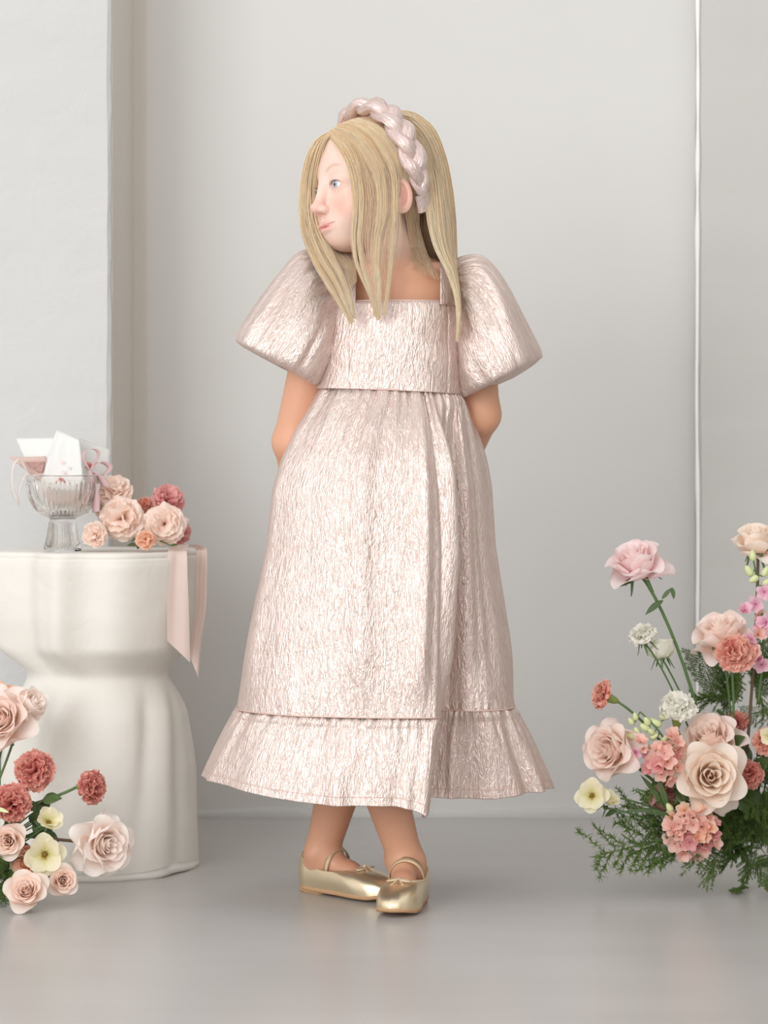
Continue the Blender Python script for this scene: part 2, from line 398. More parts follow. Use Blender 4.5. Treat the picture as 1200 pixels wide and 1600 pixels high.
def surface_nets(F, org, h):
    nx, ny, nz = F.shape; ins = F < 0
    cnt = np.zeros((nx - 1, ny - 1, nz - 1), np.int8)
    for i in (0, 1):
        for j in (0, 1):
            for k in (0, 1):
                cnt += ins[i:nx - 1 + i, j:ny - 1 + j, k:nz - 1 + k]
    act = (cnt > 0) & (cnt < 8); idx = np.argwhere(act)
    ids = np.full(act.shape, -1, np.int32); ids[act] = np.arange(len(idx))
    cr = np.array([(i, j, k) for i in (0, 1) for j in (0, 1) for k in (0, 1)])
    val = np.stack([F[idx[:, 0] + c[0], idx[:, 1] + c[1], idx[:, 2] + c[2]] for c in cr], 1)
    acc = np.zeros((len(idx), 3)); n = np.zeros(len(idx))
    for a in range(8):
        for b in range(a + 1, 8):
            if np.abs(cr[a] - cr[b]).sum() != 1: continue
            va, vb = val[:, a], val[:, b]; m = (va < 0) != (vb < 0)
            t = np.where(m, va / np.where(m, va - vb, 1), 0)
            acc += np.where(m[:, None], cr[a] + t[:, None] * (cr[b] - cr[a]), 0); n += m
    V = (idx + acc / n[:, None]) * h + np.asarray(org)
    faces = []
    for ax in range(3):
        s0 = [slice(None)] * 3; s1 = [slice(None)] * 3; s0[ax] = slice(0, -1); s1[ax] = slice(1, None)
        m = ins[tuple(s0)] != ins[tuple(s1)]; flip = ins[tuple(s0)]
        e = np.argwhere(m); o1, o2 = [(1, 2), (2, 0), (0, 1)][ax]
        ok = (e[:, o1] > 0) & (e[:, o2] > 0) & (e[:, o1] < F.shape[o1] - 1) & (e[:, o2] < F.shape[o2] - 1); e = e[ok]
        fl = flip[e[:, 0], e[:, 1], e[:, 2]]
        def g(d1, d2):
            q = e.copy(); q[:, o1] -= d1; q[:, o2] -= d2; return ids[q[:, 0], q[:, 1], q[:, 2]]
        q = np.stack([g(1, 1), g(0, 1), g(0, 0), g(1, 0)], 1)
        q[~fl] = q[~fl][:, ::-1]; faces.append(q)
    return V, np.concatenate(faces)
def field(fn, lo, hi, h):
    ax = [np.arange(lo[i], hi[i] + h, h, dtype=np.float32) for i in range(3)]
    p = [ax[0][:, None, None], ax[1][None, :, None], ax[2][None, None, :]]
    F = fn(p); return surface_nets(np.broadcast_to(F, tuple(len(a) for a in ax)), [a[0] for a in ax], h)

NECKZ = .975
both = lambda p: smin(head_sdf(p), body_sdf(p, False), .014)
hv, hf = field(both, (-.135, -.125, NECKZ - .038), (.085, .125, 1.17), .00115)
def cut(v, f, keep):
    k = keep(v); f = f[k[f].all(1)]; used = np.unique(f); mp = np.full(len(v), -1); mp[used] = np.arange(len(used)); return v[used], mp[f]
hv, hf = cut(hv, hf, lambda v: v[:, 2] > NECKZ - .033)
def full(p): return smin(body_sdf(p), ell(p, HC + np.array([0, 0, 0]), (.05, .05, .05)), .01) if False else body_sdf(p)
bv, bf = [], []
b1v, b1f = field(lambda p: smin(body_sdf(p), head_sdf(p), .014), (-.20, -.11, .80), (.22, .26, NECKZ + .016), .0024)
b1v, b1f = cut(b1v, b1f, lambda v: (v[:, 2] < NECKZ - .012) & (v[:, 2] > .806))
b2v, b2f = field(body_sdf, (-.20, -.16, .0), (.22, .26, .815), .0028)
b2v, b2f = cut(b2v, b2f, lambda v: v[:, 2] < .8085)
V = np.concatenate([hv, b1v, b2v]); Fc = np.concatenate([hf, b1f + len(hv), b2f + len(hv) + len(b1v)])
# skin colour map: r lips, g blush, b brow
q = Hinv(V); ax_ = np.abs(q[:, 0]); front = q[:, 1] > .05
lipz = q[:, 2] - 0.0
lip = np.exp(-(((ax_) / .0165) ** 4)) * np.exp(-(((q[:, 2] + .0612) / .0068) ** 4)) * (q[:, 1] > .060)
blush = np.exp(-((ax_ - .036) ** 2 / .018 ** 2 + (q[:, 2] + .033) ** 2 / .018 ** 2)) * front
blush += .8 * np.exp(-(ax_ ** 2 / .010 ** 2 + (q[:, 2] + .034) ** 2 / .012 ** 2)) * (q[:, 1] > .08)
blush += .9 * sstep(.066, .072, ax_) * np.exp(-((q[:, 2] + .023) / .026) ** 4 - ((q[:, 1] + .008) / .022) ** 4)
t_ = (ax_ - .010) / .032; bz = .0175 + .010 * np.sin(np.clip(t_, 0, 1) * PI * .75) - .003 * np.clip(t_, 0, 1)
brow = np.exp(-((q[:, 2] - bz) / .0026) ** 2) * sstep(0, .15, t_) * sstep(1.05, .7, t_) * front
rim = np.exp(-(((np.sqrt(((ax_ - .0265) / .0125) ** 2 + ((q[:, 2] + .0028) / .0055) ** 2)) - 1) / .22) ** 2) * (q[:, 1] > .062)
tint = np.c_[np.clip(lip, 0, 1), np.clip(blush, 0, 1), np.clip(brow, 0, 1), np.clip(rim, 0, 1)]
M_skin = mat('skin', rgb(226, 178, 152), .48, 0, .12, rad=(.010, .004, .002)); n = NT(M_skin)
at = n.attr('tint'); sp = n.n('ShaderNodeSeparateColor'); n.l(at.outputs['Color'], sp.inputs[0])
geo = n.n('ShaderNodeTexCoord'); sz = n.n('ShaderNodeSeparateXYZ'); n.l(geo.outputs['Object'], sz.inputs[0])
hz_ = n.math('MULTIPLY', n.math('SUBTRACT', sz.outputs[2], .925), 18., True)
c = n.mix(hz_, rgb(212, 158, 128), rgb(226, 196, 182))
c = n.mix(n.math('MULTIPLY', sp.outputs[1], .5), c, rgb(232, 150, 128))
c = n.mix(n.math('MULTIPLY', sp.outputs[2], .40), c, rgb(176, 128, 90))
c = n.mix(n.math('MULTIPLY', at.outputs['Alpha'], .35), c, rgb(176, 104, 88))
c = n.mix(n.math('MULTIPLY', sp.outputs[0], .75), c, rgb(222, 146, 142))
n.l(c, n.b.inputs['Base Color']); n.bump(n.noise(n.coord('Object'), 500, 2), .04, .001)
girl = empty('person', (0, 0, 0), label='girl with long blond hair in blush puff-sleeve dress, head turned aside, hands behind back', category='person')
mesh('body', V, Fc, M_skin, girl, col=tint)

# eyes
M_eye = mat('eye', rgb(228, 223, 220), .12); n = NT(M_eye)
vec = n.n('ShaderNodeTexCoord'); sx = n.n('ShaderNodeSeparateXYZ'); n.l(vec.outputs['Object'], sx.inputs[0])
r = n.math('SQRT', n.math('ADD', n.math('POWER', sx.outputs[0], 2.), n.math('POWER', sx.outputs[2], 2.)))
fr = n.math('GREATER_THAN', sx.outputs[1], 0.)
col = n.ramp(n.math('DIVIDE', r, .013), [(0., rgb(18, 18, 24)), (.165, rgb(20, 22, 30)), (.19, rgb(138, 152, 166)), (.34, rgb(172, 184, 194)), (.40, rgb(112, 124, 138)), (.44, rgb(228, 223, 220))])
n.l(n.mix(fr, rgb(238, 232, 230), col), n.b.inputs['Base Color'])
th_, ph_ = np.meshgrid(np.linspace(0, 2 * PI, 48, endpoint=False), np.linspace(0, PI, 30))
S = np.stack([np.sin(ph_) * np.cos(th_), np.cos(ph_), np.sin(ph_) * np.sin(th_)], 2).reshape(-1, 3)
for sgn in (-1, 1):
    o = mesh('eye', S * .0131, grid_faces(48, 30, wrap_u=True), M_eye, girl)
    o.location = H((sgn * .0265, .0630, -.0028)); gaze = Matrix((HR @ rotm(math.radians(4), math.radians(-2), 0)).tolist())
    o.rotation_euler = gaze.to_euler()
# lashes: fine curved hairs on the upper lid
M_lash = mat('lash_hair', rgb(96, 66, 48), .6)
pr = []
for sgn in (-1, 1):
    for i in range(26):
        u = -1 + 2 * i / 25.
        b = np.array([sgn * .0265 + u * .0112, .0758 - .0028 * u * u, -.0028 + .0047 * math.sqrt(max(0, 1 - u * u * .96))])
        tip = b + np.array([u * .0022, .0042, .0026]); mid = (b + tip) / 2 + np.array([0, .0008, -.0008])
        pr.append(tube(H(np.array([b, mid, tip])), [.00022, .00018, .00005], 3))
v, f = merge(pr); mesh('eyelashes', v, f, M_lash, girl, kind='stuff')
# ---------------------------------------------------------------- dress
def crinkle_mat(name, base, deep, su=240., sv=50., strength=.5, rough=.40, metal=.76):
    m = mat(name, base, rough, metal); n = NT(m)
    uv = n.coord('UV', (su, sv, 1)); uv2 = n.coord('UV', (su * .45, sv * .55, 1)); 
    a = n.noise(uv, 1., 2.5, .5, 1.1); b = n.noise(uv2, 1., 2., .5, .8)
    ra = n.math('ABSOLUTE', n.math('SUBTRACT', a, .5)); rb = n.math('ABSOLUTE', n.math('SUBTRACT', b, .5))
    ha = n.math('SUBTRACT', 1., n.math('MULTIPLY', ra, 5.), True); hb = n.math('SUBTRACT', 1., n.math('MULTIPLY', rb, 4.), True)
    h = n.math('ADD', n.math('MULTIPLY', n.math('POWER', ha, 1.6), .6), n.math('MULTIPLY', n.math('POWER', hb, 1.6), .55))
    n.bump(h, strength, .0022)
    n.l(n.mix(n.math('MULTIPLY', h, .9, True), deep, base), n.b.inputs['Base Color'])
    n.b.inputs['Sheen Weight'].default_value = .15; n.b.inputs['Specular Tint'].default_value = (1, .93, .88, 1)
    return m
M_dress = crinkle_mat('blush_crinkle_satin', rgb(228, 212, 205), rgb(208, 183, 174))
M_pipe = mat('blush_seam', rgb(222, 190, 180), .45, .3)
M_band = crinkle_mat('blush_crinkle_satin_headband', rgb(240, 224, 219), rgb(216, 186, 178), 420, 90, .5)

dress = empty('dress', (0, 0, 0)); dress.parent = girl
NS = 720
def closed(pts, n=NS):
    """closed plan curve resampled at equal fractions of control index (so levels correspond)"""
    return catmull(pts, np.arange(n) / n, True)
C_seam = [(-.217, .01), (-.2, -.06), (-.14, -.115), (-.07, -.14), (0, -.152), (.060, -.152), (.077, -.142), (.080, -.108), (.074, -.06), (.09, -.040), (.12, -.055), (.155, -.05), (.185, -.02), (.193, .03), (.18, .09), (.13, .135), (.05, .16), (-.05, .16), (-.14, .135), (-.2, .08)]
C_mid = [(-.171, .01), (-.160, -.05), (-.115, -.095), (-.06, -.12), (0, -.128), (.064, -.126), (.085, -.119), (.095, -.098), (.090, -.066), (.100, -.052), (.122, -.056), (.140, -.046), (.152, -.02), (.157, .02), (.145, .065), (.1, .1), (.04, .115), (-.04, .115), (-.11, .095), (-.157, .055)]
C_hem = [(-.266, .02), (-.246, -.06), (-.178, -.125), (-.09, -.158), (0, -.174), (.048, -.178), (.062, -.170), (.067, -.125), (.060, -.070), (.075, -.040), (.12, -.040), (.18, -.045), (.232, -.02), (.254, .03), (.24, .10), (.18, .165), (.08, .195), (-.05, .2), (-.16, .175), (-.24, .11)]
ang = np.array([math.atan2((y) / .13, (x + .01) / .19) for x, y in C_mid]); ang = np.unwrap(ang)
W = [(.009 + .108 * math.cos(a), .001 + .081 * math.sin(a)) for a in np.linspace(ang[0], ang[0] + 2 * PI, 20, endpoint=False)]
# spread waist angles like the mid level
W = [(.009 + .1075 * math.cos(a), .001 + .081 * math.sin(a)) for a in ang]
mid = np.array(C_mid); wst = np.array(W); seam = np.array(C_seam); hem = np.array(C_hem)
def lv(w, m, f): return w + (m - w) * f
c0 = np.array([.009, 0.])
L = [(.752, wst), (.738, wst * 1.0 + (wst - c0) * .07), (.700, lv(wst, mid, .42)), (.655, lv(wst, mid, .68)), (.61, lv(wst, mid, .86)), (.52, mid), (.405, lv(mid, seam, .52)), (.286, seam)]
zc = np.array([l[0] for l in L]); CP = np.array([closed(l[1]) for l in L])       # (8,NS,2)
NZ_ = 260
# parameter by height
zz = np.linspace(zc[0], zc[-1], NZ_)
def interp_levels(zz, zc, CP):
    out = np.empty((len(zz),) + CP.shape[1:])
    # monotone param: piecewise cubic (catmull on index space warped by z)
    idx = np.interp(-zz, -zc, np.arange(len(zc))) / (len(zc) - 1)
    lin_ = np.empty_like(out)
    i = np.minimum((idx * (len(zc) - 1)).astype(int), len(zc) - 2); f = (idx * (len(zc) - 1) - i)[:, None, None]
    lin_ = CP[i] * (1 - f) + CP[i + 1] * f
    k = 17; ker = np.hanning(k + 2)[1:-1]; ker /= ker.sum()
    pad = np.concatenate([2 * lin_[:1] - lin_[1:k // 2 + 1][::-1], lin_, 2 * lin_[-1:] - lin_[-k // 2:-1][::-1]])
    for j in range(len(zz)): out[j] = np.tensordot(ker, pad[j:j + k], 1)
    return out
XY = interp_levels(zz, zc, CP)
def norm2(XY):
    T = np.roll(XY, -1, 1) - np.roll(XY, 1, 1); T /= np.linalg.norm(T, axis=2)[..., None] + 1e-9
    return np.stack([T[..., 1], -T[..., 0]], 2)
sv_ = np.arange(NS) / NS
def outward(XY):
    N = norm2(XY); c = XY.mean(1, keepdims=True)
    s = np.sign(((XY - c) * N).sum(2).mean()); return N * s
N2 = outward(XY)
r_ = np.random.default_rng(4)
down = (zc[0] - zz)[:, None]
g = np.zeros((NZ_, NS))
for i in range(38):      # waist gathers: narrow valleys running down and fading
    s0 = (i + r_.uniform(-.45, .45)) / 38; ln = r_.uniform(.03, .13); dr = r_.normal(0, .05); am = r_.uniform(.0016, .0060); w = r_.uniform(.004, .009)
    ds = (sv_[None] - s0 - dr * down + .5) % 1 - .5
    g -= am * np.exp(-(ds / (w * (1 + 6 * down))) ** 2) * np.exp(-(down / ln) ** 2)
for i in range(26):      # long soft folds
    s0 = r_.uniform(); w = r_.uniform(.010, .022); am = r_.normal(0, .0072); dr = r_.normal(0, .02)
    ds = (sv_[None] - s0 - dr * down + .5) % 1 - .5
    g += am * np.exp(-(ds / w) ** 2) * sstep(0, .12, down) * (.12 + .88 * sstep(zz[-1], zz[-1] + .09, zz)[:, None])
for i in range(60):      # pull lines into the ruffle seam
    s0 = (i + r_.uniform(-.4, .4)) / 60; am = r_.uniform(.0003, .0016); ds = (sv_[None] - s0 + .5) % 1 - .5
    g -= am * np.exp(-(ds / .004) ** 2) * np.exp(-((zz - zz[-1])[:, None] / .02) ** 2)
S3 = XY + N2 * g[..., None]
zs = zz[:, None] + 0 * g
# the hem line dips at the front fold, and waist tips down slightly to one side
def zoff(XY, amt): return -amt * (.5 + .5 * np.tanh((XY[..., 0] - .0) / .05)) * 0
dz = -.008 * (S3[..., 0] / .1) * sstep(.70, .752, zs) * .5
zs = zs + dz
def skin_grid(name, XY, Z, m, parent, uvs=1., thick=None, wrap=True):
    V = np.concatenate([XY, Z[..., None]], 2); nv, nu = Z.shape
    du = np.linalg.norm(np.diff(V, axis=1, append=V[:, :1]), axis=2)
    u = np.cumsum(du, 1) - du; u = u[nv // 2][None] * np.ones((nv, 1)) if uvs == 1. else u
    vl = np.linalg.norm(np.diff(V, axis=0), axis=2).mean(1); v = np.r_[0, np.cumsum(vl)][:, None] * np.ones((1, nu))
    return mesh(name, V.reshape(-1, 3), grid_faces(nu, nv, wrap_u=wrap), m, parent, uv=np.stack([u, v], 2).reshape(-1, 2))
skin_grid('skirt', S3, zs, M_dress, dress)
# ruffle
NR = 120; tr = np.linspace(0, 1, NR)
A = closed(seam); B = closed(hem)
fl = tr[:, None, None] ** .82
XR = A[None] * (1 - fl) + B[None] * fl
NRm = outward(XR)
g = np.zeros((NR, NS)); r_ = np.random.default_rng(9)
for i in range(96):
    s0 = (i + r_.uniform(-.4, .4)) / 96; am = r_.uniform(.001, .0062); w = r_.uniform(.0022, .0050); ln = r_.uniform(.15, .6); dr = r_.normal(0, .006)
    ds = (sv_[None] - s0 - dr * tr[:, None] + .5) % 1 - .5
    g -= am * np.exp(-(ds / (w * (1 + 1.6 * tr[:, None]))) ** 2) * np.exp(-(tr[:, None] / ln) ** 2)
for i in range(40):
    s0 = (i + r_.uniform(-.4, .4)) / 40; am = r_.uniform(-.014, .010); w = r_.uniform(.007, .013); dr = r_.normal(0, .01)
    ds = (sv_[None] - s0 - dr * tr[:, None] + .5) % 1 - .5
    g += am * np.exp(-(ds / w) ** 2) * tr[:, None] ** .8
g += .0012 * np.sin(np.clip(tr / .12, 0, 1) * PI)[:, None]
XR = XR + NRm * g[..., None]
zh = .162 + .0075 * vnoise(77, 5, 1.)(np.cos(sv_ * 2 * PI) * 2, np.sin(sv_ * 2 * PI) * 2)
zh = zh + .012 * np.clip(-XR[-1, :, 0] / .26, 0, 1) ** 1 - .004 * np.exp(-((XR[-1, :, 0] - .06) / .03) ** 2) * (XR[-1, :, 1] < -.1)
ZR = .2855 + (zh[None] - .2855) * tr[:, None]
# turned-up hem edge
XRe = np.concatenate([XR, XR[-1:] - NRm[-1:] * .002, XR[-12:-11] - NRm[-1:] * .0025]); ZRe = np.concatenate([ZR, ZR[-1:] - .0006, ZR[-12:-11]])
skin_grid('ruffle', XRe, ZRe, M_dress, dress)
k = -13
hl = np.concatenate([XR[k] + NRm[k] * .0006, ZR[k][:, None]], 1)
v, f = tube(np.r_[hl, hl[:1]], .00045, 5, False); mesh('hem_stitching', v, f, M_pipe, dress)
sl = np.concatenate([A + outward(A[None])[0] * .0012, np.full((NS, 1), .2862)], 1)
v, f = tube(np.r_[sl, sl[:1]], .0011, 6, False); mesh('ruffle_seam', v, f, M_pipe, dress)
wl = np.concatenate([closed(wst) + outward(closed(wst)[None])[0] * .0006, (.752 - .008 * closed(wst)[:, :1] / .1 * .5)], 1)
v, f = tube(np.r_[wl, wl[:1]], .0013, 6, False); mesh('waist_seam', v, f, M_pipe, dress)

# bodice
NB = 400; ab = np.arange(NB) / NB * 2 * PI; tb = np.linspace(0, 1, 60)
def sup(a, cx, cy, rx, ry, e): 
    c, s = np.cos(a), np.sin(a); return np.stack([cx + rx * np.sign(c) * np.abs(c) ** e, cy + ry * np.sign(s) * np.abs(s) ** e], -1)
rings = []; Zb = []
for t in tb:
    cx = .009 + .010 * t; rx = .1075 - .0125 * t; ry = .081 - .004 * t
    rg = sup(ab, cx, .001 + .001 * t, rx, ry, .86); n_ = outward(rg[None])[0]
    w = .0012 * vnoise(90, 7, 1.)(ab * 3, t * 9 * np.ones(NB)) + .003 * math.sin(t * PI) * np.exp(-((ab + PI / 2 + PI) % (2 * PI) - PI) ** 2 / .5)
    for sx_ in (-.052, .093):   # princess seams
        w -= .0014 * np.exp(-((rg[:, 0] - sx_) / .0016) ** 2) * (rg[:, 1] < 0)
    if t > .97: w -= .002 * (t - .97) / .03
    rings.append(rg + n_ * w[:, None]); Zb.append((.7515 - .004 * rg[:, 0] / .1 * (1 - t)) + t * .1295 + 0 * ab)
skin_grid('bodice', np.array(rings), np.array(Zb), M_dress, dress)
tl = np.concatenate([rings[-1], np.array(Zb[-1])[:, None]], 1)
v, f = tube(np.r_[tl, tl[:1]], .0010, 6, False); mesh('neckline_edge', v, f, M_pipe, dress)
# straps
yb = lambda x: .077 * (1 - min(.97, abs(x - .019) / .0955) ** (2 / .86)) ** .43 + .0005
for (xi, xo, sgn) in ((-.0410, -.070, -1), (.0815, .113, 1)):
    ctrl = [(-.0725, .876), (-.0705, .898), (-.058, .926), (-.034, .946), (.002, .953), (.038, .943), (.062, .915), (.072, .868)]
    yz = catmull(ctrl, np.linspace(0, 1, 60)); cols = []
    for u in np.linspace(0, 1, 12):
        x = xi + (xo - xi) * u
        bulge = .0035 * math.sin(u * PI); low = -.014 * u ** 2
        cols.append(np.stack([np.full(60, x) - .0 * sgn, yz[:, 0] * yb(x) / .0735, yz[:, 1] + (bulge + low) * np.sin(np.linspace(0, PI, 60))], 1))
    G = np.array(cols).transpose(1, 0, 2)      # 60,12,3
    In = G - np.array([0, 0, .0015]) + np.array([0, .0015, 0]) * np.sign(-G[..., 1:2]) * np.array([0, 1, 0])
    V = np.concatenate([G, In[:, ::-1]], 1); 
    uvg = np.stack(np.meshgrid(np.linspace(0, .07, 24), np.linspace(0, .2, 60)), 2)
    mesh('strap', V.reshape(-1, 3), grid_faces(24, 60, wrap_u=True), M_dress, dress, uv=uvg.reshape(-1, 2))
# puff sleeves: lofted rings between an outer and an inner outline
def sleeve(U, Lw, dep, yc, seed):
    K = len(U); U = np.array([P(a, b, 0.) for a, b in U]); Lw = np.array([P(a, b, 0.) for a, b in Lw]); dep = np.array(dep); yc = np.array(yc)
    nv_, nu_ = 170, 300; t = np.linspace(0, 1, nv_)
    u_, l_, d_, y_ = catmull(U, t), catmull(Lw, t), catmull(dep, t), catmull(yc, t)
    a = np.arange(nu_) / nu_ * 2 * PI; c = (u_ + l_) / 2; e1 = (u_ - l_) / 2
    ca, sa = np.cos(a), np.sin(a)
    V = c[:, None] + e1[:, None] * ca[None, :, None]
    V[..., 1] += y_[:, None] + d_[:, None] * np.sign(sa) * np.abs(sa) ** .9
    # normals from centre
    N = V - c[:, None] - np.array([0, 1, 0]) * y_[:, None, None]; N /= np.linalg.norm(N, axis=2)[..., None] + 1e-9
    r_ = np.random.default_rng(seed); g = np.zeros((nv_, nu_)); T = t[:, None]
    for i in range(34):
        a0 = (i + r_.uniform(-.35, .35)) / 34 * 2 * PI; am = r_.uniform(.0015, .0085); w = r_.uniform(.05, .095); ln = r_.uniform(.12, .45); dr = r_.normal(0, .25)
        da = (a[None] - a0 - dr * T + PI) % (2 * PI) - PI
        g -= am * np.exp(-(da / (w * (1 + T))) ** 2) * np.exp(-(T / ln) ** 2)
        g -= am * .9 * np.exp(-(da / w) ** 2) * np.exp(-((1 - T) / (.16 + .25 * r_.uniform())) ** 2)
    g += .0045 * vnoise(seed, 7, 1.)(ca[None] * 2.2 + 3 * T, sa[None] * 2.2 + 2.5 * T) * np.sin(T * PI) + .0012 * vnoise(seed + 1, 9, 3.)(ca[None] * 3, sa[None] * 3 + 3 * T)
    V = V + N * g[..., None]
    arc = np.r_[0, np.cumsum(np.linalg.norm(np.diff(V, axis=0), axis=2).mean(1))][:, None] * np.ones((1, nu_))
    uu = (a / (2 * PI) * .46)[None] * np.ones((nv_, 1))
    return mesh('sleeve', V.reshape(-1, 3), grid_faces(nu_, nv_, wrap_u=True), M_dress, dress, uv=np.stack([uu, arc], 2).reshape(-1, 2))
sleeve([(534, 402), (498, 392), (468, 396), (438, 432), (405, 477), (373, 524), (376, 540), (405, 553), (432, 570)],
       [(540, 515), (538, 520), (534, 535), (531, 552), (527, 572), (517, 595), (505, 606), (494, 604), (484, 592)],
       [.030, .045, .060, .074, .083, .086, .080, .062, .034], [.0, .002, .004, .004, .004, .005, .008, .010, .012], 5)
sleeve([(706, 412), (722, 402), (755, 402), (788, 436), (818, 490), (845, 548), (838, 566), (806, 588), (780, 600)],
       [(704, 520), (706, 528), (706, 545), (706, 570), (708, 596), (716, 616), (724, 622), (730, 616), (732, 610)],
       [.030, .046, .062, .076, .086, .088, .080, .060, .034], [.0, .002, .004, .004, .004, .005, .008, .010, .012], 8)

# ---------------------------------------------------------------- headband (three-strand braid)
def arc(phi):          # centre line in head space, phi from near ear (-) over the crown to the far ear (+)
    s = np.abs(phi) / math.radians(118)
    return np.stack([.0850 * np.sin(phi), .004 - .046 * s ** 1.6, .020 + .1015 * np.cos(phi)], -1)
band = empty('headband', (0, 0, 0)); band.parent = girl
nb_ = 420; ph = np.linspace(math.radians(-116), math.radians(112), nb_)
Cn = arc(ph); T = np.gradient(Cn, axis=0); T /= np.linalg.norm(T, axis=1)[:, None]
O = Cn - np.array([0, -.015, .015]); O -= (O * T).sum(1)[:, None] * T; O /= np.linalg.norm(O, axis=1)[:, None]
Lt = np.cross(T, O)
cyc = 3.4; tq = np.linspace(0, cyc * 2 * PI, nb_)
endf = np.minimum(1, np.minimum(np.linspace(0, 9, nb_), np.linspace(9, 0, nb_)))
for s_ in range(3):
    p_ = tq + s_ * 2 * PI / 3
    lat = .0118 * np.sin(p_) * endf; dpt = .0052 * np.sin(2 * p_) * endf
    path = Cn + Lt * lat[:, None] + O * (dpt + .003)[:, None]
    nn = 26; al = np.arange(nn) * 2 * PI / nn
    Tp = np.gradient(path, axis=0); Tp /= np.linalg.norm(Tp, axis=1)[:, None]
    Ls = np.cross(Tp, O); Ls /= np.linalg.norm(Ls, axis=1)[:, None]; Os = np.cross(Ls, Tp)
    wv = (.0118 + .0010 * np.sin(2 * p_ + 1)) * (.55 + .45 * endf); hv_ = (.0084) * (.6 + .4 * endf)
    wr = 1 + .05 * np.sin(al * 9)[None] + .05 * vnoise(s_ + 60, 8, 1.)(al[None] * 4, ph[:, None] * 14)
    V = path[:, None] + Ls[:, None] * (wv[:, None] * np.cos(al) * wr)[..., None] + Os[:, None] * (hv_[:, None] * np.sin(al) * wr)[..., None]
    uu = np.stack(np.meshgrid(al / 6.28 * .06, np.linspace(0, .36, nb_)), 2)
    mesh('braid_strand', H(V.reshape(-1, 3)), grid_faces(nn, nb_, wrap_u=True), M_band, band, uv=uu.reshape(-1, 2))
for i0, sg in ((0, -1), (nb_ - 1, 1)):
    c_, t_, o_, l_ = Cn[i0], T[i0] * sg, O[i0], Lt[i0]
    ts = np.linspace(-.25, 1, 20); al = np.arange(28) * 2 * PI / 28; V = []
    for t in ts:
        V.append(c_ + t_ * .021 * t + o_ * .002 + np.outer(np.cos(al), l_) * (.0125 - .0006 * t) + np.outer(np.sin(al), o_) * .0055 * (1 + .04 * np.sin(al * 7 + 30 * t))[:, None])
    V.append(V[-1] * .75 + (c_ + t_ * .021 + o_ * .002) * .25); V = np.concatenate(V)
    f = grid_faces(28, 21, wrap_u=True).tolist(); f.append([20 * 28 + i for i in range(28)])
    uu = np.stack(np.meshgrid(np.linspace(0, .06, 28), np.linspace(0, .02, 21)), 2)
    mesh('band_end', H(V), f, M_band, band, uv=uu.reshape(-1, 2))
# ---------------------------------------------------------------- hair
M_hair = mat('blond_hair', rgb(222, 190, 140), .36, 0.); n = NT(M_hair)
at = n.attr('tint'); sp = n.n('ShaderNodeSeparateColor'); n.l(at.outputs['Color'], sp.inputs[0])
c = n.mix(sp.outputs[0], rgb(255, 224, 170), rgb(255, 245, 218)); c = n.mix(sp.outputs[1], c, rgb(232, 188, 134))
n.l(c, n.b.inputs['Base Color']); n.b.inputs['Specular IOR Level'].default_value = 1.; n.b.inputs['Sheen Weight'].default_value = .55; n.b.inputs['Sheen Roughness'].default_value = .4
n.b.inputs['Subsurface Weight'].default_value = 0.
tr_ = n.n('ShaderNodeBsdfTranslucent'); n.l(c, tr_.inputs[0]); ms = n.n('ShaderNodeMixShader'); ms.inputs[0].default_value = .34
n.l(n.b.outputs[0], ms.inputs[1]); n.l(tr_.outputs[0], ms.inputs[2])
n.l(ms.outputs[0], n.t.nodes['Material Output'].inputs[0])

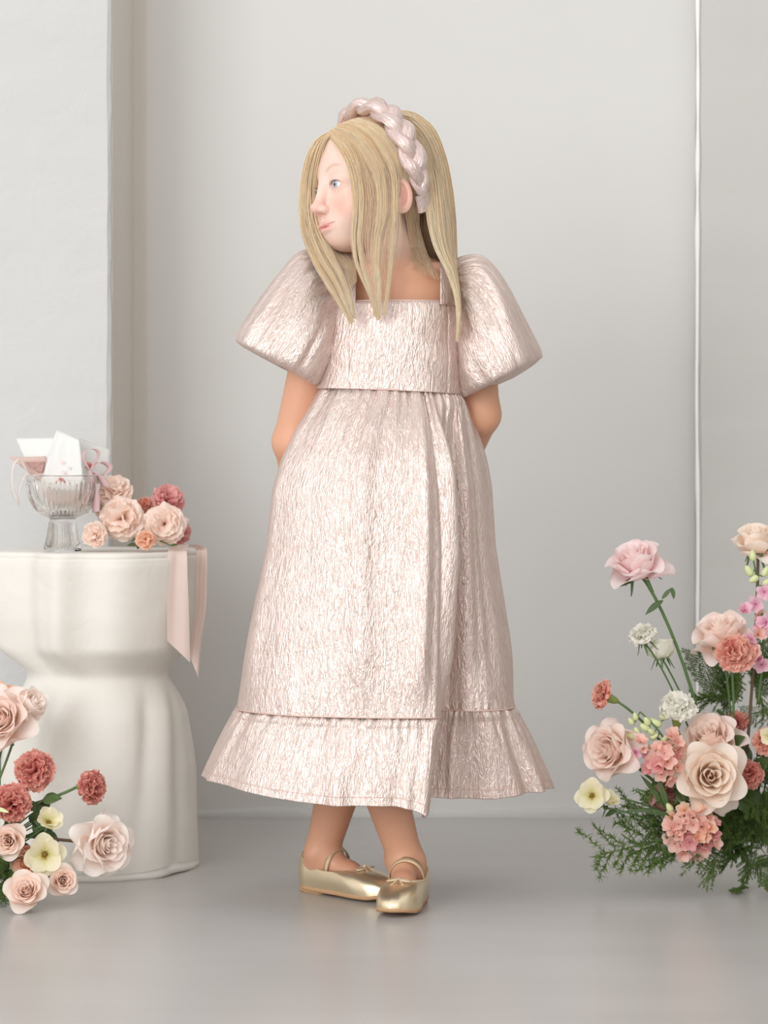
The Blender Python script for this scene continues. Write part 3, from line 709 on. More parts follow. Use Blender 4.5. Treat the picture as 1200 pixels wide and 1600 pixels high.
HE_c, HE_r = np.array([0, -.008, .022]), np.array([.0755, .0965, .0895])
def on_head(px, py, off=0., back=False):
    """camera ray against the (slightly inflated) skull ellipsoid; silhouette point if it misses"""
    o = np.array([0, CAM_Y, CAM_H]); d = P(px, py, 0.) - o
    r = HE_r + off; ol = (Hinv(o) - HE_c) / r; dl = (d @ HR) / r
    A_ = dl @ dl; B_ = 2 * ol @ dl; C_ = ol @ ol - 1; D_ = B_ * B_ - 4 * A_ * C_
    t = (-B_ - math.sqrt(D_)) / (2 * A_) if D_ > 0 else -B_ / (2 * A_)
    return o + d * t
def strands(name, fam, n, w=.00048, seed=0, clump=(), jit=.0022, nseg=26, dark=None, dep=.006, parent=None, wave=.0016, tipcut=.12, c0=.30, c1=.85):
    """fam (G,K,3): guide curves; strands interpolate between guides, clumping towards lock centres along their length"""
    r = np.random.default_rng(seed); fam = np.asarray(fam); G, K, _ = fam.shape
    t = np.linspace(0, 1, nseg); fine = catmull(fam.transpose(1, 0, 2), t)      # nseg,G,3
    s = r.uniform(0, 1, n); lockc = np.array(clump) if len(clump) else None
    if lockc is not None:
        near = lockc[np.abs(s[:, None] - lockc[None]).argmin(1)]; amt = sstep(c0, c1, t)[None] * (r.uniform(.84, .99, n) if len(clump) == 5 else r.uniform(.64, .98, n))[:, None]
        S = s[:, None] + (near - s)[:, None] * amt
    else: S = s[:, None] * np.ones((1, nseg))
    L = 1 - tipcut * r.uniform(0, 1, n) ** 1.6
    T = t[None] * L[:, None]                                                   # n,nseg
    # sample the guide sheet bilinearly
    ti = np.minimum((T * (nseg - 1)).astype(int), nseg - 2); tf = (T * (nseg - 1) - ti)[..., None]
    gi = np.minimum((S * (G - 1)).astype(int), G - 2); gf = (S * (G - 1) - gi)[..., None]
    Pt = (fine[ti, gi] * (1 - gf) + fine[ti, gi + 1] * gf) * (1 - tf) + (fine[ti + 1, gi] * (1 - gf) + fine[ti + 1, gi + 1] * gf) * tf
    off = r.normal(0, 1, (n, 1, 3)) * np.array([jit, dep, jit * .6]); off[..., 1] = -np.abs(off[..., 1]) + dep * .3
    ph = r.uniform(0, 6.28, (n, 1, 3)); fq = r.uniform(3, 7, (n, 1, 3))
    env = sstep(0, .25, t)[None, :, None]
    Pt = Pt + off * (.25 + .75 * env) * (1 - .85 * t[None, :, None] ** 2) + wave * env * np.sin(ph + fq * T[..., None]) * np.array([1, .6, .3])
    Tn = np.gradient(Pt, axis=1); Tn /= np.linalg.norm(Tn, axis=2)[..., None] + 1e-9
    a = np.cross(Tn, [0, 1, 0]); a /= np.linalg.norm(a, axis=2)[..., None] + 1e-9; b = np.cross(Tn, a)
    wd = w * r.uniform(.7, 1.25, n)[:, None] * (1 - .75 * t[None] ** 3) 
    V = np.stack([Pt + wd[..., None] * (math.cos(q) * a + math.sin(q) * .7 * b) for q in (PI / 2, PI / 2 + 2.094, PI / 2 + 4.189)], 2)   # n,nseg,3,3
    V = V.reshape(-1, 3); base = (np.arange(n) * nseg * 3)[:, None]
    f0 = grid_faces(3, nseg, wrap_u=True); F = (f0[None] + base[..., None]).reshape(-1, 4)
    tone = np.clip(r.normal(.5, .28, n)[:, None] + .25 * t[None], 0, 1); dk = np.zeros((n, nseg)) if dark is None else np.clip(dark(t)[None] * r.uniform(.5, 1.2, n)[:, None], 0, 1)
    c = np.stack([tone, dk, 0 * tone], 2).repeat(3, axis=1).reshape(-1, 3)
    return V, F, c
hair = empty('hair', (0, 0, 0)); hair.parent = girl
def curve_pts(lst):
    """(px,py,y|None[,off]) -> world; None = lying on the head"""
    return [on_head(q[0], q[1], q[3] if len(q) > 3 else .0) if q[2] is None else P(q[0], q[1], q[2]) for q in lst]
h_ = None
# near-side hair between part and headband
N_ = [
 [(512, 210, h_), (527, 224, h_), (543, 252, h_), (552, 290, h_, .002), (553, 335, -.088), (550, 375, -.090), (556, 415, -.094), (577, 462, -.099), (585, 486, -.101)],
 [(516, 205, h_), (538, 216, h_), (560, 248, h_), (573, 290, h_, .002), (576, 335, -.090), (573, 375, -.092), (577, 415, -.095), (584, 458, -.100), (588, 505, -.102)],
 [(523, 199, h_), (550, 207, h_), (582, 244, h_), (596, 290, h_, .003), (597, 335, -.088), (590, 375, -.090), (588, 415, -.094), (590, 455, -.100), (590, 500, -.102)],
 [(533, 193, h_), (566, 202, h_), (600, 246, h_), (611, 290, h_, .003), (611, 330, -.082), (602, 372, -.086), (600, 412, -.092), (605, 450, -.099), (600, 500, -.102)],
 [(545, 190, h_), (580, 206, h_), (612, 248, h_), (621, 280, h_, .002), (621, 325, -.078), (626, 360, -.080), (622, 400, -.086), (608, 445, -.096), (600, 485, -.101)],
]
# far-side curtain falling on the other side of the face
A_ = [
 [(513, 208, h_), (494, 222, -.030), (479, 260, -.012), (472, 308, .000), (474, 360, -.008), (488, 405, -.050), (510, 445, -.088), (532, 480, -.098), (548, 508, -.100)],
 [(514, 210, h_), (499, 226, -.034), (487, 262, -.020), (481, 305, -.008), (485, 355, -.010), (502, 400, -.050), (524, 436, -.086), (540, 470, -.098), (552, 503, -.100)],
 [(515, 211, h_), (504, 230, -.038), (497, 262, -.026), (494, 300, -.010), (500, 350, -.008), (520, 392, -.045), (538, 425, -.080), (550, 460, -.096), (556, 495, -.100)],
]
T_ = [[(543, 190, h_), (578, 206, h_), (610, 248, h_), (618, 272, h_), (622, 296, h_)],
      [(560, 184, h_), (596, 202, h_), (630, 246, h_), (642, 276, h_), (646, 300, h_)]]
A2 = [[(515, 212, -.03), (503, 240, .0), (500, 270, .010), (500, 310, .015), (503, 350, .012), (516, 390, -.02), (540, 420, -.06), (548, 450, -.085)],
      [(520, 212, -.01), (520, 240, .01), (516, 270, .020), (515, 310, .024), (520, 350, .02), (538, 390, .0), (552, 412, -.04), (556, 440, -.075)]]
# hair behind the headband
D_ = [
 [(598, 176, .020), (640, 176, .030), (672, 198, .034), (691, 240, .034), (702, 290, .032), (708, 340, .030), (710, 385, .030), (711, 430, .045), (708, 500, .075), (700, 600, .105)],
 [(600, 178, .005), (640, 184, .005), (668, 212, .004), (684, 250, .004), (694, 298, .004), (701, 345, .002), (705, 388, -.006), (713, 430, -.040), (719, 480, -.085), (718, 520, -.104)],
 [(602, 181, h_), (637, 195, h_), (660, 226, h_), (674, 262, h_), (682, 305, -.020), (687, 350, -.034), (695, 390, -.050), (710, 432, -.078), (717, 480, -.099), (713, 535, -.108)],
 [(604, 184, h_), (632, 202, h_), (650, 238, h_), (662, 275, h_), (667, 315, -.030), (670, 350, -.044), (680, 388, -.060), (700, 425, -.082), (714, 470, -.098), (716, 512, -.104)],
]
D2 = [[(655, 250, .0), (652, 300, .005), (644, 340, .018), (646, 380, .035), (660, 430, .06), (668, 520, .10), (665, 600, .115)],
      [(690, 250, .02), (698, 300, .02), (700, 350, .025), (704, 390, .035), (706, 430, .05), (704, 520, .09), (700, 600, .105)]]
B2 = [[(535, 260, .05), (530, 310, .06), (532, 360, .055), (536, 400, .055), (545, 460, .085), (560, 540, .105), (575, 610, .112)],
      [(560, 240, .08), (560, 300, .095), (575, 360, .075), (590, 400, .075), (600, 460, .09), (605, 540, .105), (605, 610, .112)],
      [(650, 240, .08), (660, 300, .08), (665, 360, .07), (675, 400, .07), (680, 460, .09), (680, 540, .105), (675, 610, .112)]]
C2 = [[(632, 300, -.045), (634, 325, -.040), (638, 350, -.030), (640, 385, -.020), (636, 420, -.045)],
      [(650, 300, -.035), (652, 330, -.025), (654, 360, -.012), (668, 400, -.020), (690, 440, -.075)]]
groups = [
 ('front_lock', N_, 240, dict(seed=21, w=.00022, jit=.004, dep=.003, wave=.003, tipcut=.7)),
 ('front_lock', N_, 3600, dict(seed=1, w=.00034, c0=.12, c1=.44, clump=(.03, .12, .46, .56, .88), jit=.0015, dep=.0028, wave=.0015, tipcut=.5)),
 ('front_lock', T_, 1300, dict(seed=7, jit=.0015, dep=.0016, wave=.0008, nseg=16)),
 ('side_curtain', A_, 2100, dict(seed=2, clump=(.1, .45, .8), jit=.0022, dep=.006, wave=.0012, tipcut=.22)),
 ('side_curtain', A_, 120, dict(seed=22, w=.00022, jit=.004, dep=.003, wave=.003, tipcut=.7)),
 ('side_curtain', A2, 900, dict(seed=12, jit=.0025, dep=.006, tipcut=.2)),
 ('back_hair', D_, 3900, dict(seed=3, clump=(.05, .3, .45, .62, .78, .95), jit=.0020, dep=.0045, wave=.0012, tipcut=.2)),
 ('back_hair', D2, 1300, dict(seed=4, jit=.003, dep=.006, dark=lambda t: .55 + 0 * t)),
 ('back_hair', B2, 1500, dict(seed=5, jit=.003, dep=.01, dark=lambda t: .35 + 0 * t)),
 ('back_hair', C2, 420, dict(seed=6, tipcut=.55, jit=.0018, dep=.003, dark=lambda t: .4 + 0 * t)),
]
sets = {}
for nm, g_, n_, kw in groups:
    sets.setdefault(nm, []).append(strands(nm, [curve_pts(c) for c in g_], n_, **kw))
for nm, l in sets.items():
    o = 0; Vs = []; Fs = []; Cs = []
    for v, f, c in l: Vs.append(v); Fs.append(f + o); Cs.append(c); o += len(v)
    mesh(nm, np.concatenate(Vs), np.concatenate(Fs), M_hair, hair, col=np.concatenate(Cs), kind='stuff')
# scalp layer below the strands
th_, ph_ = np.meshgrid(np.linspace(0, 2 * PI, 120, endpoint=False), np.linspace(0, PI, 70))
S = np.stack([np.sin(ph_) * np.cos(th_), np.sin(ph_) * np.sin(th_), np.cos(ph_)], 2).reshape(-1, 3)
q = HE_c + S * (HE_r - .0012)
f = grid_faces(120, 70, wrap_u=True)
hl_z = .082 - 3.4 * np.clip(np.abs(q[:, 0]) - .012, 0, 1) ** 1.25 * 1.0
keep = ~((q[:, 1] > .010) & (q[:, 2] < hl_z - .0)) & ~((q[:, 2] < -.030)) & ~((np.abs(q[:, 0]) > .05) & (q[:, 1] > -.03) & (q[:, 2] < .012))
v_, f_ = cut(q, f, lambda v: keep)
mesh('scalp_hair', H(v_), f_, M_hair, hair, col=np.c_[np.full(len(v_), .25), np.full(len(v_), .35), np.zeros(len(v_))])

# ---------------------------------------------------------------- shoes
M_gold = mat('gold_leather', rgb(234, 217, 184), .33, .85); n = NT(M_gold)
c = n.coord('Object'); n.bump(n.math('ADD', n.noise(c, 90, 4, .6, 1.), n.math('MULTIPLY', n.noise(c, 420, 2), .4)), .18, .0015)
M_trim = mat('cream_gold_trim', rgb(222, 200, 170), .5, .25)
M_sole = mat('tan_sole', rgb(190, 150, 112), .6)
M_strap = mat('glitter_elastic', rgb(206, 180, 146), .45, .5); n = NT(M_strap); n.bump(n.noise(n.coord('Object'), 1800, 1), .6, .0006)
def shoe(heel, toe, label, mir):
    heel = np.array(heel); toe = np.array(toe); Ld = toe - heel; LN = np.linalg.norm(Ld); ex = Ld / LN; ey = np.array([-ex[1], ex[0]])
    root = empty('shoe', (heel[0], heel[1], 0), label=label); root.parent = girl; del root['label']
    nn = 96; a = np.arange(nn) / nn * 2 * PI
    # sole outline in shoe space: x along length 0..1, y half width
    def outline(a, grow=0.):
        x = .5 - .5 * np.cos(a); s = np.sin(a)
        wd = np.interp(x, [0, .03, .12, .28, .48, .68, .82, .93, .985, 1], [0, .0135, .0225, .0228, .0238, .0305, .0300, .0225, .011, 0])
        skew = mir * .0045 * np.sin(x * PI) * (x > .0)
        return x * LN, np.sign(s) * (wd + grow) + skew
    ox, oy = outline(a)
    k = np.array([.25, .5, .25])
    oy = np.convolve(np.r_[oy[-1], oy, oy[0]], k, 'valid'); 
    def W_(x, y, z): return np.c_[x[:, None] * ex + y[:, None] * ey, np.broadcast_to(z, x.shape)]
    # sole and heel block
    cx_, cy_ = LN * .5, 0
    rings = [(.97, .0), (1.0, .0015), (1.01, .0045), (1.0, .0062)]
    lift = .0045 * sstep(.80, 1., ox / LN)
    V = np.concatenate([W_(cx_ + (ox - cx_) * s, oy * s, z + (.0050 * sstep(.34, .26, 1 - (1 - ox / LN)) * 0) + .004 + lift * (1)) for s, z in rings])
    f = grid_faces(nn, 4, wrap_u=True).tolist(); f.append([3 * nn + i for i in range(nn)]); f.append(list(range(nn))[::-1])
    mesh('sole', V, f, M_sole, root)
    hx = a; x_ = .145 * LN * (1 - np.cos(a)) ; hy = np.sign(np.sin(a)) * np.interp(x_ / LN, [0, .03, .12, .27, .29], [0, .0135, .0222, .0222, .019])
    V = np.concatenate([W_(x_, hy, 0.), W_(x_, hy, .0052)]); f = grid_faces(nn, 2, wrap_u=True).tolist(); f += [list(range(nn))[::-1], [nn + i for i in range(nn)]]
    mesh('heel', V, f, M_sole, root)
    # upper: loft from sole edge to the top line
    op = .64
    tx = LN * (.012 + op * (.5 - .5 * np.cos(a))); u_ = tx / LN / op
    tw_ = np.interp(u_, [0, .05, .2, .45, .7, .88, .97, 1.], [0, .0115, .0215, .0235, .0240, .0195, .010, 0])
    ty = np.sign(np.sin(a)) * tw_ + mir * .003 * np.sin(u_ * PI)
    ty = np.convolve(np.r_[ty[-1], ty, ty[0]], k, 'valid')
    tz = np.interp(u_, [0, .10, .3, .55, .8, 1.], [.058, .053, .042, .0375, .041, .0425])
    tz = np.convolve(np.r_[tz[-3:], tz, tz[:3]], np.ones(7) / 7, 'valid')
    sz0 = .010 + lift
    M_ = 26; V = []
    for j in range(M_):
        t = j / (M_ - 1)
        toef = sstep(.55, .9, ox / LN)
        # profile: bulge out low, then lean in; the toe box rounds over strongly
        h = (1 - toef) * t + toef * np.sin(t * PI / 2) ** .85
        inn = (1 - toef) * t ** 1.6 + toef * (1 - np.cos(t * PI / 2)) ** .85
        x = ox + (tx - ox) * inn; y = oy + (ty - oy) * inn
        bl = .0026 * math.sin(t * PI) * (1 - .3 * toef)
        nx_ = (ox - cx_) / LN; dirn = np.sqrt(nx_ ** 2 + (oy / .05) ** 2) + 1e-6
        x = x + bl * nx_ / dirn; y = y + bl * (oy / .05) / dirn
        z = sz0 + (tz - sz0) * h
        V.append(W_(x, y, z))
    top = V[-1].copy()
    inner = top.copy(); inner[:, 2] -= .004; ctr = W_(np.full(nn, LN * .35), np.zeros(nn), tz); inner[:, :2] += (ctr - top)[:, :2] * .06
    V.append(inner); deep = inner.copy(); deep[:, 2] = .014; V.append(deep); V = np.concatenate(V)
    mesh('upper', V, grid_faces(nn, M_ + 2, wrap_u=True), M_gold, root)
    v, f = tube(np.r_[top, top[:1]], .0021, 8, False); mesh('top_line_trim', v, f, M_trim, root)
    # elastic strap across the instep
    us = .40; xs_ = LN * .36
    tt_ = np.linspace(-1, 1, 30); path = np.stack([tt_ * 0, tt_, tt_], 1)
    px_ = np.full(30, xs_) + .006 * (1 - tt_ ** 2); py_ = .0262 * np.sin(tt_ * PI / 2) * 1.0; pz_ = .036 + .0325 * np.cos(tt_ * PI / 2) ** .8
    pp = W_(px_, py_, 0.); pp[:, 2] = pz_
    v, f = ribbon(pp, np.r_[ex * .72, -.69][None], .0088, .0016); mesh('instep_strap', v, f, M_strap, root)
    # bow at the vamp
    bc = np.r_[ex * (LN * (.012 + op) + .001), .0455]
    pr = []
    for sg in (-1, 1):
        t = np.linspace(0, 2 * PI, 40); lp = np.stack([.0035 * np.sin(2 * t) * 1.0 + .002, sg * (.0108 * (1 - np.cos(t)) / 1.25), .0016 * np.sin(t) + .002 - .0030 * (1 - np.cos(t)) / 2], 1)
        lp[:, 0] = .0052 * np.sin(t) + .001; 
        W2 = bc + lp[:, :1] * np.r_[ex, -.25] + lp[:, 1:2] * np.r_[ey, 0] + lp[:, 2:] * np.array([0, 0, 1.])
        pr.append(tube(W2, .0015, 7, False))
        t = np.linspace(0, 1, 16); W2 = bc + np.outer(t * .013, np.r_[ex, 0]) + np.outer(sg * .009 * t, np.r_[ey, 0]) + np.outer(-.0068 * t ** 1.3 + .0015, [0, 0, 1.])
        pr.append(tube(W2, .0011, 7))
    t = np.linspace(-1, 1, 8); pr.append(tube(bc + np.outer(t * .002, np.r_[ey, 0]) + np.array([0, 0, .0022]), .0026 * np.sqrt(1.05 - t ** 2), 10))
    v, f = merge(pr); mesh('bow', v, f, M_trim, root)
    return root
shoe(SH1[0], SH1[1], '', 1)
shoe(SH2[0], SH2[1], '', -1)
# ---------------------------------------------------------------- flower kit
def petal_mat(name, a, b, sss=.0, edge=None):
    """a = body colour, b = colour towards the petal's base (real pigment); slight translucency"""
    m = mat(name, a, .55); n = NT(m)
    uv = n.coord('UV'); sx = n.n('ShaderNodeSeparateXYZ'); n.l(uv, sx.inputs[0])
    st = [(0., b), (.55, a)] + ([(.86, a), (1., edge)] if edge else [(1., a)])
    ns = n.noise(n.coord('UV', (14, 3, 1)), 1.5, 3); c = n.ramp(n.math('ADD', sx.outputs[1], n.math('MULTIPLY', n.math('SUBTRACT', ns, .5), .18)), st)
    n.l(c, n.b.inputs['Base Color']); n.bump(n.noise(n.coord('UV', (30, 4, 1)), 1.5, 2), .12, .001)
    tr = n.n('ShaderNodeBsdfTranslucent'); n.l(c, tr.inputs[0]); ms = n.n('ShaderNodeMixShader'); ms.inputs[0].default_value = .42
    n.l(n.b.outputs[0], ms.inputs[1]); n.l(tr.outputs[0], ms.inputs[2]); n.l(ms.outputs[0], n.t.nodes['Material Output'].inputs[0])
    return m
PM = {
 'blush': petal_mat('petal_blush', rgb(254, 240, 232), rgb(250, 218, 200)),
 'pinkrose': petal_mat('petal_pink_rose', rgb(254, 238, 237), rgb(249, 206, 210)),
 'creamrose': petal_mat('petal_cream_rose', rgb(254, 243, 232), rgb(250, 222, 200)),
 'whiterose': petal_mat('petal_white_blush', rgb(255, 246, 240), rgb(250, 226, 212)),
 'peach': petal_mat('petal_peach', rgb(255, 240, 230), rgb(252, 210, 188)),
 'peachdeep': petal_mat('petal_deep_peach', rgb(250, 214, 188), rgb(246, 170, 130)),
 'coral': petal_mat('petal_coral', rgb(240, 176, 158), rgb(230, 142, 126), edge=rgb(246, 200, 182)),
 'dusty': petal_mat('petal_dusty_rose', rgb(226, 146, 136), rgb(208, 108, 104), edge=rgb(242, 186, 166)),
 'rosepink': petal_mat('petal_rose_pink', rgb(238, 178, 176), rgb(218, 134, 140), edge=rgb(240, 188, 184)),
 'white': petal_mat('petal_white', rgb(250, 248, 240), rgb(238, 238, 214)),
 'yellow': petal_mat('petal_pale_yellow', rgb(248, 242, 214), rgb(226, 222, 150)),
 'stock': petal_mat('petal_stock_pink', rgb(250, 214, 202), rgb(242, 184, 168)),
 'lilac': petal_mat('petal_lilac_pink', rgb(246, 208, 222), rgb(232, 156, 192)),
 'mauve': petal_mat('petal_mauve', rgb(212, 158, 152), rgb(182, 122, 116)),
}
M_leaf = mat('leaf_dark', rgb(62, 84, 44), .5); n = NT(M_leaf); n.l(n.mix(n.noise(n.coord('Object'), 30, 3), rgb(44, 68, 34), rgb(88, 110, 58)), n.b.inputs['Base Color'])
M_stem = mat('stem_green', rgb(84, 112, 62), .5)
M_wood = mat('stem_brown', rgb(98, 78, 58), .6)
M_calyx = mat('calyx_green', rgb(132, 148, 76), .55)
M_bud = mat('bud_green', rgb(206, 214, 160), .55)
M_fern = mat('fern_green', rgb(72, 104, 42), .6); n = NT(M_fern); n.l(n.mix(n.noise(n.coord('Object'), 18, 3), rgb(72, 98, 44), rgb(134, 158, 84)), n.b.inputs['Base Color'])
tr = n.n('ShaderNodeBsdfTranslucent'); tr.inputs[0].default_value = rgb(110, 150, 60); ms = n.n('ShaderNodeMixShader'); ms.inputs[0].default_value = .25
n.l(n.b.outputs[0], ms.inputs[1]); n.l(tr.outputs[0], ms.inputs[2]); n.l(ms.outputs[0], n.t.nodes['Material Output'].inputs[0])
M_centre = mat('flower_centre', rgb(120, 92, 34), .8)
M_pollen = mat('pollen', rgb(206, 176, 70), .8)

def data(name, v, f, m, uv=None):
    o = mesh(name, v, f, m, uv=uv); d = o.data; bpy.data.objects.remove(o); return d
def petal_grid(fn, nu=9, nv=9):
    u, v = np.meshgrid(np.linspace(-1, 1, nu), np.linspace(0, 1, nv)); X = fn(u, v)
    return X.reshape(-1, 3), grid_faces(nu, nv), np.stack([u * .5 + .5, v], 2).reshape(-1, 2)
def swing(u, v, th, Ls, W, rc, back=0., tip=0., ruf=0., rfq=5., rph=0., ser=0.):
    """petal surface around the z axis: th(v) angle of the mid rib from the axis, integrated to length Ls"""
    nv = v.shape[0]; vv = v[:, 0]; t = th(vv); dv = np.gradient(vv)
    r = np.cumsum(np.sin(t) * dv) * Ls; z = np.cumsum(np.cos(t) * dv) * Ls; r -= r[0]; z -= z[0]
    # shorten the sides so the tip is rounded or pointed
    ve = v * (1 - tip * np.abs(u) ** 1.7) * (1 - ser * (.5 + .5 * np.cos(u * 26 + rph)) * (v > .9))
    R = np.interp(ve.ravel(), vv, r).reshape(v.shape); Z = np.interp(ve.ravel(), vv, z).reshape(v.shape); TT = np.interp(ve.ravel(), vv, t).reshape(v.shape)
    w = W * np.sin(PI * (.10 + .72 * v)) ** .75 * (1 + .0 * v)
    x = rc * np.sin(np.clip(u * w / rc, -2.6, 2.6)); dr = rc * (1 - np.cos(np.clip(u * w / rc, -2.6, 2.6)))
    nd = np.cos(TT), -np.sin(TT)             # outward normal in (r,z)
    k = -dr * 1.0 + back * np.abs(u) ** 3 * v ** 2 + ruf * v ** 1.5 * np.sin(rfq * u + rph) + ruf * .5 * v ** 2 * np.sin(rfq * 2.3 * u + 2 * rph)
    return np.stack([R + k * nd[0], x, Z + k * nd[1]], -1)
def rz(a, X): c, s = math.cos(a), math.sin(a); return np.stack([X[..., 0] * c - X[..., 1] * s, X[..., 0] * s + X[..., 1] * c, X[..., 2]], -1)

def proto_rose(seed, N=24, openness=1., pointy=1., inner=.60):
    r = np.random.default_rng(seed); parts = []
    for k in range(N):
        f = k / (N - 1.); a = k * 2.3999 + r.normal(0, .10)
        if f < inner:                      # the wound heart: nested upright cups
            g_ = f / inner; q = .05 + .46 * g_ ** .9
            base = math.radians(min(105, 20 + q / .25 * 58)); al = math.radians(-3 + 9 * g_ * openness); curl = math.radians((16 + 34 * g_) * r.uniform(.8, 1.2))
            Ls = .98 + .02 * g_; W = .16 + .56 * g_; rc = .055 + .46 * g_; tip = .06 + .08 * g_; zo = -.50 - .04 * g_; ro = .01 + .05 * g_; bk = .03 * g_
        else:                              # guard petals, opening and rolling back to points
            g_ = (f - inner) / (1 - inner)
            base = math.radians(70); al = math.radians((16 + 50 * g_ ** 1.1) * openness + r.normal(0, 5)); curl = math.radians((45 + 62 * g_) * openness * r.uniform(.8, 1.2))
            Ls = 1.06 + .16 * g_; W = .72 + .06 * g_; rc = .58 + .5 * g_; tip = .12 + .26 * g_ * pointy; zo = -.54 - .06 * g_; ro = .05; bk = .16 * pointy
        th = lambda v, al=al, base=base, curl=curl: al + base * (1 - v) ** 3 + curl * v ** 5
        ph = r.uniform(0, 6)
        def fn(u, v):
            X = swing(u, v, th, Ls, W, rc, back=-bk, tip=tip, ruf=.012 + .018 * f, rfq=2.6, rph=ph)
            X[..., 0] += ro; X[..., 2] += zo
            return rz(a, X)
        parts.append(('petal', data('petal', *_pg(fn, 11, 10))))
    return parts
def _pg(fn, nu, nv):
    v, f, uv = petal_grid(fn, nu, nv); return v, f, PM['blush'], uv
def proto_carnation(seed, N=46, ser=.07, fq=(3.5, 6.), W=.52):
    r = np.random.default_rng(seed); parts = []
    for k in range(N):
        f = (k + .5) / N; a = k * 2.3999 + r.normal(0, .2)
        al = math.radians(6 + 84 * f ** .85 + r.normal(0, 6)); bend = math.radians(r.uniform(10, 45))
        th = lambda v, al=al, bend=bend: al * (.35 + .65 * v) + bend * v ** 3
        Ls = (1.12 - .12 * f) * r.uniform(.92, 1.06)
        ru = r.uniform(.075, .13)
        def fn(u, v):
            X = swing(u, v, th, Ls, W, .9 * (-1 if r.random() < .5 else 1), tip=.14, ruf=ru, rfq=r.uniform(*fq), rph=r.uniform(0, 6), ser=ser)
            X[..., 2] -= .48; return rz(a, X)
        parts.append(('petal', data('petal', *_pg(fn, 13, 7))))
    return parts
def proto_open(seed, N=7, al=70, cup=18, W=.5, centre=.14):
    r = np.random.default_rng(seed); parts = []
    for k in range(N):
        a = k * 2 * PI / N * (1 if k < 6 else 1) + r.normal(0, .12); A = math.radians(al + r.normal(0, 7) - (12 if k % 2 else 0))
        th = lambda v, A=A: A + math.radians(20) * (1 - v) - math.radians(cup) * np.sin(v * PI) + math.radians(r.uniform(0, 18)) * v ** 3
        def fn(u, v):
            X = swing(u, v, th, 1.0, W, 1.2, tip=.16, ruf=.035, rfq=4., rph=r.uniform(0, 6), ser=.03); X[..., 2] -= .10 - .02 * (k % 2); X[..., 0] += .04
            return rz(a, X)
        parts.append(('petal', data('petal', *_pg(fn, 9, 8))))
    # seed head: bumpy dome ringed with stamens
    th_, ph_ = np.meshgrid(np.linspace(0, 2 * PI, 16, endpoint=False), np.linspace(0.02, PI / 2, 7)); rr = centre * (1 + .08 * np.sin(th_ * 8) * np.cos(ph_ * 6))
    V = np.stack([rr * np.sin(ph_) * np.cos(th_), rr * np.sin(ph_) * np.sin(th_), rr * np.cos(ph_) * .9 - .06], 2).reshape(-1, 3)
    parts.append(('seed_head', data('seed_head', V, grid_faces(16, 7, wrap_u=True), M_centre)))
    pr = []
    for i in range(26):
        a = r.uniform(0, 6.28); q = centre * r.uniform(1.0, 1.7); b = np.array([math.cos(a), math.sin(a), 0]) 
        pr.append(tube(np.array([b * centre * .8 + [0, 0, -.06], b * q + [0, 0, .05], b * q * 1.06 + [0, 0, .10]]), [.008, .010, .020], 4))
    v, f = merge(pr); parts.append(('stamens', data('stamens', v, f, M_pollen)))
    return parts
def calyx_part(kind):
    pr = []
    if kind == 'carnation':
        z = np.linspace(-.42, -1.25, 12); rad = np.interp(-z, [.42, .6, .9, 1.15, 1.25], [.30, .23, .20, .13, .05])
        pr.append(tube(np.c_[0 * z, 0 * z, z], rad, 12))
        for i in range(5):
            a = i * 2 * PI / 5; t = np.linspace(0, 1, 5); 
            pr.append(tube(np.c_[(.26 + .10 * t) * math.cos(a), (.26 + .10 * t) * math.sin(a), -.45 + .22 * t], .075 * (1 - t * .9), 5))
    else:
        t = np.linspace(0, 1, 6); pr.append(tube(np.c_[0 * t, 0 * t, -.48 - .22 * t], np.interp(t, [0, .4, 1], [.17, .15, .04]), 12))
        for i in range(5):
            a = i * 2 * PI / 5 + .3; t = np.linspace(0, 1, 8); rr = .10 + .52 * t; zz_ = -.52 - .06 * t - .35 * t ** 2 + .12 * np.sin(t * 5)
            s = np.array([-math.sin(a), math.cos(a), 0]); pr.append(ribbon(np.c_[rr * math.cos(a), rr * math.sin(a), zz_], s[None], .13 * np.sin(PI * (.2 + .75 * t)), .02))
    v, f = merge(pr); return ('calyx', data('calyx', v, f, M_calyx if kind == 'carnation' else M_stem))
ROSE = [proto_rose(1, 27, 1., 1.5), proto_rose(2, 26, .85, 1.3), proto_rose(3, 26, 1.05, 1.4)]
ROSE_SIDE = [proto_rose(4, 22, .95, pointy=1.2), proto_rose(5, 21, .80, inner=.7)]
SPRAY = [proto_rose(6, 30, .62, pointy=.3, inner=.72), proto_rose(7, 30, .75, pointy=.4, inner=.68)]
BUD = [proto_rose(8, 15, .30, pointy=.8, inner=.7)]
CARN = [proto_carnation(11), proto_carnation(12, 50)]
OPEN = [proto_open(21, 8), proto_open(22, 7, 62, 24)]
FLORET = [proto_open(31, 5, 66, 10, .46, .07), proto_open(32, 6, 58, 20, .46, .07)]
CAL_R, CAL_C = calyx_part('rose'), calyx_part('carnation')
def frame(d, spin=0.):
    z = Vector(d).normalized(); q = z.to_track_quat('Z', 'Y'); return (q.to_matrix() @ Matrix.Rotation(spin, 3, 'Z')).to_4x4()
SC = [0]
